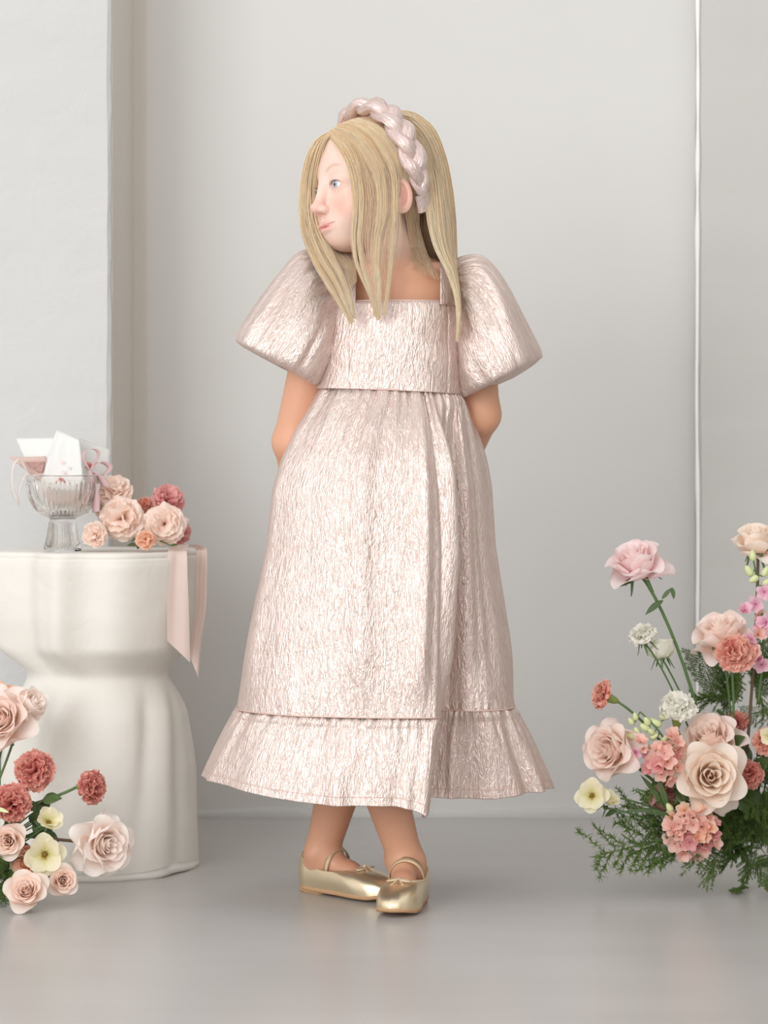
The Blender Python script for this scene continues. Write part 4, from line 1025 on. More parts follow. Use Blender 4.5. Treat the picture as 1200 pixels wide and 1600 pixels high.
def bloom(name, proto, px, py, y, Rpx, d, col, label, cat='flower', group=None, spin=0., flat=1., cal=None, stem_to=None, stem_m=None, stem_r=.0019, mid=None, extra=None):
    """one flower: Empty at the bloom, children petals, calyx, stem"""
    R = Rpx * (y - CAM_Y) / F_PX; loc = P(px, py, y)
    root = empty(name, loc, label=label, category=cat)
    if group: root['group'] = group
    M = frame(d, spin) @ Matrix.Diagonal((R, R, R * flat, 1))
    for nm, dt in list(proto) + ([cal] if cal else []):
        o = bpy.data.objects.new(nm, dt); COL.objects.link(o); o.parent = root; o.matrix_local = M
        if nm == 'petal':
            o.material_slots[0].link = 'OBJECT'; o.material_slots[0].material = PM[col]
        if nm in ('stamens',): o['kind'] = 'stuff'
    if stem_to is not None:
        SC[0] += 1; q_ = SC[0] * 2.4; rr_ = .006 * math.sqrt(SC[0] % 23 + 1); stem_to = np.array(stem_to) + np.array([rr_ * math.cos(q_), rr_ * math.sin(q_) * .8, .004 * (SC[0] % 5)])
        D = np.array(Vector(d).normalized()); b = -D * R * (1.15 if cal is CAL_C else .55) * flat; e = np.array(stem_to) - loc
        m_ = (b + e) / 2 + (-D) * np.linalg.norm(e - b) * .22 if mid is None else P(*mid) - loc
        t = np.linspace(0, 1, 14)[:, None]; path = (1 - t) ** 2 * b + 2 * t * (1 - t) * m_ + t ** 2 * e
        v, f = tube(path, stem_r, 7); mesh('stem', v, f, stem_m or M_stem, root)
    return root
def leaf_mesh(L, W, curl=.3, fold=.18, n=9):
    t = np.linspace(0, 1, n); w = W * np.sin(PI * np.clip(t * .97 + .02, 0, 1)) ** .8 * (1 - .25 * t)
    V = []
    for k in range(n):
        for u in (-1, -.5, 0, .5, 1): V.append((t[k] * L, u * w[k], abs(u) * w[k] * fold - curl * L * t[k] ** 2 + .03 * W * math.sin(t[k] * 20 + u * 3)))
    V = np.array(V); B_ = V - [0, 0, .0004]; f = grid_faces(5, n); k = len(V)
    F_ = f.tolist() + (f[:, ::-1] + k).tolist()
    for a in range(n - 1):
        for c in (0, 4):
            i0, i1 = a * 5 + c, (a + 1) * 5 + c; F_.append([i0, i1, i1 + k, i0 + k] if c == 0 else [i1, i0, i0 + k, i1 + k])
    return np.concatenate([V, B_]), F_
def leafy(name, label, base, leaves, group=None, m=None, cat='foliage'):
    """a sprig: stem from base, leaves = [(px,py,y, dir, len_px, wid_px)]"""
    root = empty(name, base, label=label, category=cat)
    if group: root['group'] = group
    for (px, py, y, d, Lp, Wp) in leaves:
        s = (y - CAM_Y) / F_PX; v, f = leaf_mesh(Lp * s, Wp * s, random.uniform(.05, .3))
        X = Vector(d).normalized(); up = Vector((0, -.8, .6)); Y = up.cross(X).normalized(); Z = X.cross(Y)
        Mx = np.array([X, Y, Z]).T; q = v @ Mx.T + P(px, py, y) - base
        mesh('leaf', q, f, m or M_leaf, root)
        t = np.linspace(0, 1, 8)[:, None]; e = P(px, py, y) - base; vv, ff = tube(t * e + np.array([0, 0, .01]) * np.sin(t * PI), .0011, 5); mesh('stem', vv, ff, M_stem, root)
    return root
def add_leaves(root, leaves, m=None):
    base = np.array(root.location)
    for (px, py, y, d, Lp, Wp) in leaves:
        s = (y - CAM_Y) / F_PX; v, f = leaf_mesh(Lp * s, Wp * s, random.uniform(.05, .3))
        X = Vector(d).normalized(); up = Vector((0, -.8, .6)); Y = up.cross(X).normalized(); Z = X.cross(Y)
        mesh('leaf', v @ np.array([X, Y, Z]) + P(px, py, y) - base, f, m or M_leaf, root)
# feathery fern frond: one prototype mesh of fine needles, several sizes
def fern_data(seed, nb=26, nn=46, L=1., spread=.34, droop=.25, needle=.055):
    r = np.random.default_rng(seed); V = []; F_ = []; 
    def needles(p, q, n, ln):
        for i in range(n):
            b = p + (q - p) * r.uniform(.05, 1); d = r.normal(0, 1, 3) + (q - p) / np.linalg.norm(q - p) * .9; d /= np.linalg.norm(d); l_ = ln * r.uniform(.6, 1.2)
            s = np.cross(d, r.normal(0, 1, 3)); s /= np.linalg.norm(s); k = len(V); w = .0042
            V.extend([b - s * w, b + s * w, b + d * l_]); F_.append((k, k + 1, k + 2))
            s2 = np.cross(d, s); V.extend([b - s2 * w, b + s2 * w, b + d * l_]); F_.append((k + 3, k + 4, k + 5))
    sp = lambda t: np.array([L * t, 0, -droop * t * t])
    stem = np.array([sp(t) for t in np.linspace(0, 1, 12)]); sv, sf = tube(stem, np.linspace(.012, .004, 12), 5)
    k0 = len(sv); 
    for i in range(nb):
        t = .10 + .88 * i / nb; b = sp(t); side = 1 if i % 2 else -1
        ln = spread * math.sin(PI * min(1, (.15 + .85 * (1 - t)))) ** .6 * r.uniform(.7, 1.1)
        d = np.array([.75, side * 1.0, r.normal(0, .30)]); d /= np.linalg.norm(d); e = b + d * ln
        needles(b, e, int(nn * (.4 + ln / spread)), needle)
    needles(sp(.85), sp(1.), nn, needle)
    V = np.array(V); v = np.concatenate([sv, V]); f = [tuple(q) for q in sf] + [tuple(i + k0 for i in q) for q in F_]
    return data('fern', v, f, M_fern)
FERN = [fern_data(1), fern_data(2, 30, 50, spread=.42, needle=.06), fern_data(3, 20, 40, spread=.26, droop=.1, needle=.05), fern_data(4, 34, 90, spread=.45, needle=.07, droop=.35)]
def frond(k, base, d, L, label, roll=0., group=None):
    o = bpy.data.objects.new('fern_frond', FERN[k]); COL.objects.link(o); o.location = base
    q = Vector(d).normalized().to_track_quat('X', 'Z'); o.rotation_euler = (q.to_matrix() @ Matrix.Rotation(roll, 3, 'X')).to_euler()
    o.scale = (L, L, L); o['label'] = label; o['category'] = 'fern'
    if group: o['group'] = group
    return o
def cluster(name, label, spine, items, col, cat='flower', buds=(), group=None):
    """upright stem with florets (parts) and green buds"""
    root = empty(name, P(*spine[0]), label=label, category=cat); base = P(*spine[0])
    if group: root['group'] = group
    pts = catmull(np.array([P(*s) for s in spine]), np.linspace(0, 1, 24)) - base
    v, f = tube(pts, np.linspace(.0022, .0012, 24), 6); mesh('stem', v, f, M_stem, root)
    for i, (px, py, y, Rp, d, c) in enumerate(items):
        s = Rp * (y - CAM_Y) / F_PX; loc = P(px, py, y) - base; M = Matrix.Translation(loc) @ frame(d, i * 1.1) @ Matrix.Diagonal((s, s, s, 1))
        pt = FLORET[i % 2]
        if i == 0 or True:
            fl = None
            for nm, dt in pt[:-1]:
                o = bpy.data.objects.new('floret' if fl is None else nm, dt); COL.objects.link(o)
                if fl is None: o.parent = root; o.matrix_local = M; fl = o
                else: o.parent = fl
                if dt.name.startswith('petal'): o.material_slots[0].link = 'OBJECT'; o.material_slots[0].material = PM[c or col]
        k = np.linalg.norm(pts - np.array(loc), axis=1).argmin(); v, f = tube(np.array([pts[k], (pts[k] + loc) / 2 - [0, 0, .001], loc]), .0008, 5); mesh('stalk', v, f, M_stem, root)
    for (px, py, y, Rp, d) in buds:
        s = Rp * (y - CAM_Y) / F_PX; loc = P(px, py, y) - base; D = np.array(Vector(d).normalized()); t = np.linspace(-1, 1, 9)
        v, f = tube(loc + np.outer(t * s, D), s * .62 * np.sqrt(1.02 - t ** 2) * (1 - .25 * t), 8); mesh('bud', v, f, M_bud, root)
        k = np.linalg.norm(pts - loc, axis=1).argmin(); v, f = tube(np.array([pts[k], (pts[k] + loc - D * s) / 2, loc - D * s]), .0009, 5); mesh('stalk', v, f, M_stem, root)
    return root

# ---------------------------------------------------------------- right-hand arrangement on the floor
RB = P(1150, 1345, .12)           # where the stems gather, low in the greenery
yR = .09
tall = bloom('rose', ROSE_SIDE[0], 992, 872, .07, 50, (-.30, -.42, .85), 'pinkrose', 'tall pale pink rose leaning out at the top of the right arrangement', spin=.4, cal=CAL_R, stem_to=RB, mid=(1078, 1000, .08), stem_r=.0024)
bloom('rose', ROSE_SIDE[1], 1182, 840, .10, 44, (-.15, -.35, .92), 'creamrose', 'cream rose highest at the right edge above the pink larkspur', spin=1.2, cal=CAL_R, stem_to=RB, mid=(1185, 1000, .12), stem_m=M_wood, stem_r=.0024)
bloom('rose', ROSE[2], 1126, 985, .09, 50, (-.22, -.42, .86), 'blush', 'open blush rose just above the coral carnation on the right', spin=2.2, cal=CAL_R, stem_to=RB)
bloom('white_carnation', CARN[0], 1003, 992, .06, 29, (-.35, -.35, .85), 'white', 'small white ruffled flower on a thin stem below the tall pink rose', cal=CAL_R, stem_to=RB, mid=(1068, 1080, .08), stem_r=.0014)
bloom('white_bud', BUD[0], 1033, 1012, .08, 32, (-.1, -.1, 1), 'white', 'half-open white bud beside the small white ruffled flower', cal=CAL_R, stem_to=RB, mid=(1080, 1100, .09), stem_r=.0014)
bloom('carnation', CARN[1], 1147, 1020, .04, 40, (-.05, -.80, .55), 'coral', 'coral carnation below the open blush rose on the right', cal=CAL_C, stem_to=RB, mid=(1150, 1150, .09))
bloom('carnation', CARN[0], 940, 1086, .03, 31, (-.86, -.25, .36), 'coral', 'coral carnation seen from the side at the left end of a long stem', spin=1., cal=CAL_C, stem_to=RB, mid=(1050, 1150, .06), flat=.8)
bloom('white_carnation', CARN[1], 1058, 1104, .03, 37, (-.05, -.55, .8), 'white', 'large white carnation above the biggest blush roses', spin=.7, cal=CAL_C, stem_to=RB)
bloom('rose', ROSE[0], 947, 1172, .02, 49, (-.60, -.74, .10), 'blush', 'blush rose facing left at the left side of the right arrangement', spin=.8, cal=CAL_R, stem_to=RB, mid=(1040, 1230, .05), stem_r=.0024)
bloom('rose', ROSE[1], 1108, 1150, .05, 52, (-.30, -.66, .62), 'blush', 'blush rose tucked between white carnation and the biggest rose', spin=3., cal=CAL_R, stem_to=RB)
bloom('rose', ROSE[0], 1112, 1212, -.01, 60, (-.03, -.98, .16), 'creamrose', 'biggest fully open blush rose facing forward in the right arrangement', spin=1.9, cal=CAL_R, stem_to=RB)
bloom('carnation', CARN[0], 1171, 1210, .05, 29, (.1, -.9, .3), 'dusty', 'dusty red carnation right of the biggest open rose', cal=CAL_C, stem_to=RB)
bloom('carnation', CARN[1], 1197, 1158, .05, 28, (-.1, -.9, .2), 'coral', 'coral carnation at the right edge above the green fern', cal=CAL_C, stem_to=RB)
bloom('carnation', CARN[0], 1152, 1128, .12, 24, (-.1, -.8, .5), 'dusty', 'dark dusty carnation half hidden behind the tucked blush rose', spin=2., cal=CAL_C, stem_to=RB)
bloom('carnation', CARN[1], 1150, 1175, .13, 24, (-.1, -.9, .3), 'mauve', 'shaded mauve carnation deep between roses and dark stems', spin=1., cal=CAL_C, stem_to=RB)
bloom('ranunculus', OPEN[0], 925, 1243, .0, 29, (-.25, -.93, .25), 'yellow', 'pale yellow flower with brown centre at the far left of the right arrangement', cal=CAL_R, stem_to=RB, mid=(1000, 1235, .02), stem_r=.0014)
bloom('ranunculus', OPEN[1], 950, 1253, .01, 22, (.35, -.45, .8), 'yellow', 'smaller pale yellow flower behind the brown-centred one', cal=CAL_R, stem_to=RB, mid=(1010, 1270, .02), stem_r=.0014)
bloom('ranunculus', OPEN[1], 1204, 1150, .03, 20, (-.3, -.9, .2), 'yellow', 'pale yellow flower cut off by the right edge', spin=1., cal=CAL_R, stem_to=RB, stem_r=.0014)
bloom('closed_bud', BUD[0], 1036, 1246, .05, 36, (.55, -.4, -.1), 'mauve', 'dusky mauve closed bloom in shade under the pink stock', cal=CAL_R, stem_to=RB)
r_ = np.random.default_rng(40)
def scatter(cx, cy, rx, ry, y0, n, Rp, c, tilt=(0, 0)):
    out = []
    for i in range(n):
        a = i * 2.4; q = math.sqrt((i + .5) / n); dx, dy = q * math.cos(a), q * math.sin(a)
        out.append((cx + dx * rx, cy + dy * ry, y0 - .022 * math.sqrt(max(0, 1 - q * q)) + r_.normal(0, .004), Rp * r_.uniform(.65, 1.2), (dx * 1.2 + tilt[0] + r_.normal(0, .35), -1.0, -dy * 1.2 + tilt[1] + r_.normal(0, .35)), c[i % len(c)]))
    return out
cluster('stock', 'pink stock stem with open florets left of the biggest rose', [(1150, 1345, .12), (1080, 1260, .06), (1025, 1190, .03), (985, 1150, .03)],
        scatter(1038, 1190, 28, 30, .03, 13, 16, ['stock', 'rosepink', 'stock', 'stock'], (-.2, .2)) + scatter(1050, 1160, 20, 14, .03, 4, 15, ['stock'], (0, .4)) + scatter(1000, 1170, 16, 14, .03, 4, 12, ['stock', 'lilac'], (-.4, .2)), 'stock',
        buds=[(985, 1150, .03, 8, (-.8, 0, .4)), (995, 1143, .03, 8, (-.4, -.2, .8))])
cluster('stock', 'round pink stock head low beneath the biggest open rose', [(1150, 1345, .12), (1110, 1320, .05), (1085, 1300, .03)],
        scatter(1082, 1300, 42, 40, .015, 34, 14, ['stock', 'rosepink', 'stock', 'peachdeep', 'stock'], (-.1, .1)), 'stock', buds=[(1046, 1262, .02, 9, (-.5, -.3, .8)), (1050, 1280, .02, 6, (-.8, -.3, .3))])
cluster('larkspur', 'lilac pink larkspur spire with lime buds at the right edge', [(1185, 1100, .10), (1193, 1000, .08), (1187, 930, .07), (1176, 868, .06)],
        [(1183 + r_.normal(0, 9), 925 + i * 9.5, .06 + r_.normal(0, .006), 15, (r_.normal(-.2, .5), -1, r_.normal(0, .4)), ['lilac', 'stock', 'lilac'][i % 3]) for i in range(13)], 'lilac',
        buds=[(1176, 868, .06, 9, (-.1, 0, 1)), (1170, 892, .06, 10, (-.5, -.2, .8)), (1178, 905, .055, 9, (-.6, -.3, -.3)), (1196, 893, .06, 9, (.5, 0, .9)), (1198, 910, .06, 9, (.4, -.2, .3))])
cluster('bud_spray', 'pale green bud spray between coral carnation and pink stock', [(1150, 1345, .12), (1080, 1230, .06), (1035, 1150, .03), (1000, 1112, .03)],
        [], 'stock', buds=[(1000 + r_.uniform(-14, 48), 1115 + i * 4 + r_.uniform(-6, 6), .03 + r_.normal(0, .005), r_.uniform(7, 10), (r_.normal(-.3, .7), -.4, r_.uniform(.2, 1))) for i in range(11)])
leafy('leaf_sprig', 'long slim dark green blades beside the pink stock', RB, [(1040, 1262, .02, (-.55, -.1, .85), 62, 6), (1045, 1268, .02, (-.25, -.2, .9), 58, 6), (1050, 1275, .02, (-.9, -.2, .3), 60, 6), (965, 1265, .02, (-.9, -.1, -.35), 22, 5), (1020, 1268, .015, (-.95, 0, .12), 42, 4)])
add_leaves(tall, [(1036, 938, .062, (-.75, -.2, -.45), 34, 6), (1034, 936, .062, (.55, -.1, .65), 24, 4), (1050, 918, .062, (.15, -.3, -.9), 18, 4), (1000, 902, .06, (-.9, -.2, -.25), 34, 5)])
leafy('leaf_sprig', 'broad dark leaves filling the middle of the right arrangement', RB, [(1150 + r_.normal(0, 26), 1225 + r_.normal(0, 36), .10 + r_.normal(0, .02), (r_.normal(0, .7), -.5, r_.normal(.3, .6)), 46, 15) for i in range(20)])
leafy('leaf_sprig', 'dark leaves behind the pink stock florets', RB, [(1050 + r_.normal(0, 16), 1225 + r_.normal(0, 16), .07 + r_.normal(0, .01), (r_.normal(-.3, .7), -.5, r_.normal(.1, .6)), 34, 11) for i in range(10)])
def fern_mass(name, label, items):
    """many fine fronds grown together: one uncountable mass"""
    Vs = []; Fs = []; o = 0; org = np.array(items[0][1])
    for (k, b_, d, L, roll) in items:
        me = FERN[k]; v = np.empty(len(me.vertices) * 3); me.vertices.foreach_get('co', v); v = v.reshape(-1, 3) * L
        q = np.array(Vector(d).normalized().to_track_quat('X', 'Z').to_matrix() @ Matrix.Rotation(roll, 3, 'X'))
        v = v @ q.T + b_; v[:, 2] = np.maximum(v[:, 2], .002 + .004 * np.abs(np.sin(v[:, 0] * 900)))
        Vs.append(v - org); Fs += [tuple(i + o for i in p.vertices) for p in me.polygons]; o += len(v)
    ob = mesh(name, np.concatenate(Vs), Fs, M_fern, kind='stuff'); ob.location = org; ob['label'] = label; ob['category'] = 'fern'
    return ob
for i, (ex, ey, L, k, lab) in enumerate((
        (945, 1357, 0, 0, 'light fern frond reaching farthest left and lowest over the floor'), (968, 1285, 0, 2, 'short light fern frond just under the pale yellow flowers'),
        (985, 1335, 0, 0, 'light fern frond spilling left between the lowest and the middle sprays'), (1000, 1262, 0, 2, 'fine upper fern frond behind the slim green blades'),
        (1012, 1352, 0, 0, 'light fern frond hanging to the floor left of the round stock head'), (1035, 1330, 0, 1, 'bushy fern frond directly left of the round pink stock head'),
        (1064, 1355, 0, 0, 'fern frond touching the floor below the round pink stock head'), (1092, 1378, 0, 1, 'lowest dark fern frond right of the round pink stock head'))):
    b = P(1150, 1300, .10); e = P(ex, ey, .03 + .01 * (i % 3)); e[2] = max(e[2], .012); L_ = np.linalg.norm(e - b); dd = (e - b) / L_; dd[2] += .22
    frond(k, b, dd, L_ * .98, lab, .3 * i - .8)
def tuft(cx, cy, y, sx, sy, n, Ls, k=(3,), flat=.5, up=.15):
    out = []
    for i in range(n):
        b = P(cx + r_.normal(0, sx), cy + r_.normal(0, sy), y + r_.normal(0, .012)); a = r_.uniform(-PI, PI)
        out.append((k[i % len(k)], b, np.array([math.cos(a) * .8, -.35 + r_.normal(0, .35), math.sin(a) * flat + up]), r_.uniform(*Ls), r_.uniform(0, 6)))
    return out
fern_mass('fern_mass', 'dense feathery green fern mass at the lower right, on the floor', tuft(1172, 1290, .10, 24, 26, 46, (.045, .072)))
fern_mass('fern_mass', 'dark fern standing behind the coral carnation and dark stems', tuft(1160, 1090, .19, 26, 26, 18, (.05, .085), (3, 1), 1., .3))
fern_mass('fern_mass', 'low green fern under the pink stock, left of the dense mass', tuft(1075, 1300, .10, 20, 16, 9, (.05, .075), (3, 1)))

# ---------------------------------------------------------------- left arrangement
LB = P(-40, 1370, .02)
bloom('rose', ROSE[1], 0, 1122, .00, 54, (-.15, -.93, .3), 'blush', 'large blush rose cut by the left edge', spin=.9, cal=CAL_R, stem_to=LB)
bloom('rose', ROSE[0], -8, 1092, .06, 44, (-.1, -.6, .8), 'peachdeep', 'peach rose peeking over the large left rose', spin=2.9, cal=CAL_R, stem_to=LB)
bloom('rose_bud', BUD[0], 50, 1100, .02, 40, (.60, -.35, .35), 'whiterose', 'half-open blush rosebud pointing right beside the pedestal waist', spin=.5, cal=CAL_R, stem_to=LB, mid=(20, 1180, .03))
bloom('carnation', CARN[0], 53, 1204, -.01, 41, (.08, -.9, .30), 'dusty', 'dusty rose carnation, uppermost of the left three', cal=CAL_C, stem_to=LB)
bloom('carnation', CARN[1], 18, 1256, -.03, 38, (-.05, -.97, .1), 'dusty', 'dusty rose carnation at the left edge below the uppermost one', spin=2., cal=CAL_C, stem_to=LB)
bloom('carnation', CARN[1], 145, 1231, -.01, 34, (.78, -.60, .02), 'dusty', 'dusty rose carnation on a side stem in front of the pedestal', spin=1., cal=CAL_C, stem_to=P(40, 1262, .02), mid=(90, 1246, .0), flat=.85, stem_r=.0022)
bloom('rose', ROSE[2], 168, 1320, -.04, 50, (.52, -.83, .06), 'whiterose', 'white-blush rose with drooping outer petals in front of the pedestal base', spin=.2, cal=CAL_R, stem_to=P(30, 1310, .02), mid=(90, 1312, .0), stem_m=M_wood, stem_r=.0024)
bloom('ranunculus', OPEN[1], 76, 1284, -.03, 27, (.35, -.75, .55), 'yellow', 'cream yellow flower below the dusty carnations, seen at a slant', spin=.3, cal=CAL_R, stem_to=LB, stem_r=.0014)
bloom('ranunculus', OPEN[0], 70, 1335, -.05, 35, (.10, -.97, .12), 'yellow', 'cream yellow flower with olive brown centre facing forward', spin=.1, cal=CAL_R, stem_to=LB, stem_r=.0014)
bloom('spray_rose', SPRAY[0], 12, 1314, -.06, 31, (.02, -.98, .1), 'peach', 'round peach spray rose at the left edge', spin=.4, cal=CAL_R, stem_to=LB)
bloom('spray_rose', SPRAY[1], 36, 1350, -.03, 24, (-.35, -.9, .0), 'peachdeep', 'deep peach spray rose half hidden behind the yellow flower', spin=1.4, cal=CAL_R, stem_to=LB)
bloom('spray_rose', SPRAY[1], 41, 1390, -.098, 34, (.03, -.86, .42), 'peach', 'lowest peach spray rose resting on the floor', spin=2.4, cal=CAL_R, stem_to=LB)
bloom('spray_rose', SPRAY[0], 100, 1376, -.06, 27, (.30, -.90, .15), 'peach', 'small peach spray rose nearest the pedestal base', spin=3.4, cal=CAL_R, stem_to=LB, mid=(60, 1360, -.03))
bloom('small_bud', BUD[0], 42, 1330, -.02, 14, (.3, -.6, .7), 'coral', 'tiny coral bud above the deep peach spray rose', cal=CAL_R, stem_to=LB, stem_r=.0012)
leafy('leaf_sprig', 'dark leaves filling the middle of the left arrangement', LB, [(58 + r_.normal(0, 16), 1285 + r_.normal(0, 22), .02 + r_.normal(0, .012), (r_.normal(.3, .6), -.5, r_.normal(.1, .6)), 34, 12) for i in range(20)])
leafy('leaf_sprig', 'lime green leaf tip over the left carnation', LB, [(-8, 1262, -.055, (.9, -.2, -.25), 24, 4)], m=M_bud)
leafy('leaf_sprig', 'dark leaves low behind the peach spray roses', LB, [(20 + r_.normal(0, 22), 1365 + r_.normal(0, 16), .0 + r_.normal(0, .01), (r_.normal(.2, .6), -.5, r_.normal(0, .5)), 34, 12) for i in range(12)])
fern_mass('fern_mass', 'dark feathery fern among the peach spray roses at the left edge', tuft(2, 1372, .0, 12, 14, 12, (.04, .06)))
frond(2, P(10, 1290, .02), (.6, -.2, .8), .05, 'short fern sprig under the side-stem carnation')
# ---------------------------------------------------------------- on the pedestal
gt = 'peach carnations bunched on the pedestal'
def topbloom(px, py, y, R, d, col, label, k=0, spin=0., flat=1.):
    o = bloom('carnation', CARN2[k], px, py, y, R, d, col, label, spin=spin, cal=CAL_C, flat=flat)
    R_ = R * (y - CAM_Y) / F_PX
    return o
CARN2 = [proto_carnation(51, 32, .03, (2.2, 4.2), .62), proto_carnation(52, 34, .03, (2.2, 4.2), .62)]
topbloom(190, 808, .235, 44, (.0, -.97, .18), 'peach', 'largest peach carnation at the middle of the pedestal bunch')
topbloom(258, 818, .235, 39, (.12, -.98, .10), 'peach', 'peach carnation with deeper centre at the right of the bunch', 1, 1.)
topbloom(178, 764, .265, 34, (-.05, -.55, .8), 'peach', 'topmost peach carnation of the pedestal bunch', 1, 2.)
topbloom(147, 836, .215, 26, (-.35, -.92, .05), 'peach', 'small peach carnation lying beside the glass bowl foot', 0, 3.)
topbloom(228, 844, .205, 20, (.0, -.95, -.1), 'peachdeep', 'deeper peach carnation at the bottom front of the bunch', 0, 4.)
topbloom(168, 790, .29, 30, (-.4, -.7, .5), 'peach', 'peach carnation behind the largest one, next to the bowl', 0, 5.)
topbloom(263, 778, .285, 32, (.35, -.62, .70), 'rosepink', 'dusty pink carnation at the upper right of the bunch', 1, 1.5)
topbloom(282, 832, .295, 24, (.6, -.75, .0), 'rosepink', 'dusty pink carnation low behind the right peach carnation', 0, 2.5)
topbloom(226, 788, .30, 17, (.1, -.8, .5), 'coral', 'small dark coral bloom between the peach and pink carnations', 0, .5)
leafy('leaf_sprig', 'narrow green stems and leaves beneath the carnation bunch', np.array([P(215, 850, .27)[0], .27, TOP + .004]), [(214, 851, .215, (-.5, -.6, .1), 18, 4), (206, 846, .22, (.3, -.7, .4), 14, 4), (266, 852, .22, (.5, -.5, .1), 16, 3)])
# pressed-glass footed bowl
BC = np.array([P(98, 0, .235)[0], .235, TOP])
M_glass = mat('ribbed_glass', (1, .985, .965, 1), .10, 0, IOR=1.32, Transmission_Weight=.98)
M_glass.node_tree.nodes['Principled BSDF'].inputs['Coat Weight'].default_value = .3
sB = (.235 - CAM_Y) / F_PX
prof_o = [(29, 0), (29.5, 1.5), (28.5, 5), (25, 16), (22, 32), (20.5, 46), (20, 51), (22, 53.5), (31, 57), (40, 64), (48, 76), (53.5, 92), (56, 110), (56.5, 119)]
prof_i = [(54.5, 119.6), (53.5, 110), (51, 93), (45.5, 78), (37, 67), (26, 60.5), (12, 58.5), (1, 58)]
def lathe_ribbed(prof, n, amp, zr, ribs):
    pr = catmull(np.array(prof), np.linspace(0, 1, 70)) * sB; a = np.arange(n) / n * 2 * PI; V = []
    for r, z in pr:
        w = amp * sstep(zr[0] * sB, zr[0] * sB + .006, z) * sstep(zr[1] * sB, zr[1] * sB - .008, z); neck = 1 - np.exp(-((z - 50 * sB) / .004) ** 2)
        w = w * np.where(z < 50 * sB, 2.2, 1.); rr = r * (1 + w * neck * (np.abs(np.cos(a * ribs / 2)) - .6)); V.append(np.c_[rr * np.cos(a), rr * np.sin(a), np.full(n, z)])
    return np.concatenate(V), grid_faces(n, 70, wrap_u=True)
bowl = empty('footed_bowl', BC, label='ribbed clear glass footed bowl holding papers and ribbons on the pedestal', category='bowl')
vo, fo = lathe_ribbed(prof_o, 384, .085, (3, 112), 44); vi, fi = lathe_ribbed(prof_i, 384, .0, (0, 1), 1)
n0 = len(vo); V = np.concatenate([vo, vi]); f = np.concatenate([fo, fi + n0]).tolist(); f += [[n0 - 384 + i, n0 - 384 + (i + 1) % 384, n0 + (i + 1) % 384, n0 + i] for i in range(384)]
f.append([i for i in range(384)][::-1]); f.append([n0 + 69 * 384 + i for i in range(384)])
mesh('glass', V, f, M_glass, bowl)
pr = []
for i in range(40):       # beaded ring under the cup
    a = i * 2 * PI / 40; c_ = np.array([math.cos(a) * 38 * sB, math.sin(a) * 38 * sB, 61.5 * sB]); th_, ph_ = np.meshgrid(np.linspace(0, 2 * PI, 8, endpoint=False), np.linspace(.01, PI - .01, 5))
    pr.append((c_ + .0019 * np.stack([np.sin(ph_) * np.cos(th_), np.sin(ph_) * np.sin(th_), np.cos(ph_)], 2).reshape(-1, 3), grid_faces(8, 5, wrap_u=True)))
v, f = merge(pr); mesh('beaded_ring', v, f, M_glass, bowl)
t_ = np.linspace(0, 2 * PI, 61); v, f = tube(np.c_[55.4 * sB * np.cos(t_), 55.4 * sB * np.sin(t_), np.full(61, 119.4 * sB)], .0011, 8, False)
mesh('rim', v, f, M_glass, bowl)
# papers
def paper_mat(name, col, tr=.35, rough=.7):
    m = mat(name, col, rough); n = NT(m); t = n.n('ShaderNodeBsdfTranslucent'); t.inputs[0].default_value = col; ms = n.n('ShaderNodeMixShader'); ms.inputs[0].default_value = tr
    n.l(n.b.outputs[0], ms.inputs[1]); n.l(t.outputs[0], ms.inputs[2]); n.l(ms.outputs[0], n.t.nodes['Material Output'].inputs[0]); n.bump(n.noise(n.coord('Object'), 160, 3), .1, .002); return m
M_paper = paper_mat('handmade_paper', rgb(246, 246, 244)); M_vellum = paper_mat('vellum', rgb(240, 240, 238), .6)
M_env = paper_mat('dusty_rose_paper', rgb(222, 194, 184), .2); M_env2 = paper_mat('dusty_rose_lining', rgb(196, 156, 146), .2); M_bow = paper_mat('mauve_silk', rgb(236, 212, 212), .5, .45)
M_silk = paper_mat('blush_silk', rgb(240, 226, 219), .45, .45); M_silkw = paper_mat('white_silk', rgb(246, 240, 236), .5, .45); M_print = mat('print_pink', rgb(246, 216, 212), .7); M_printg = mat('print_green', rgb(200, 208, 184), .7)
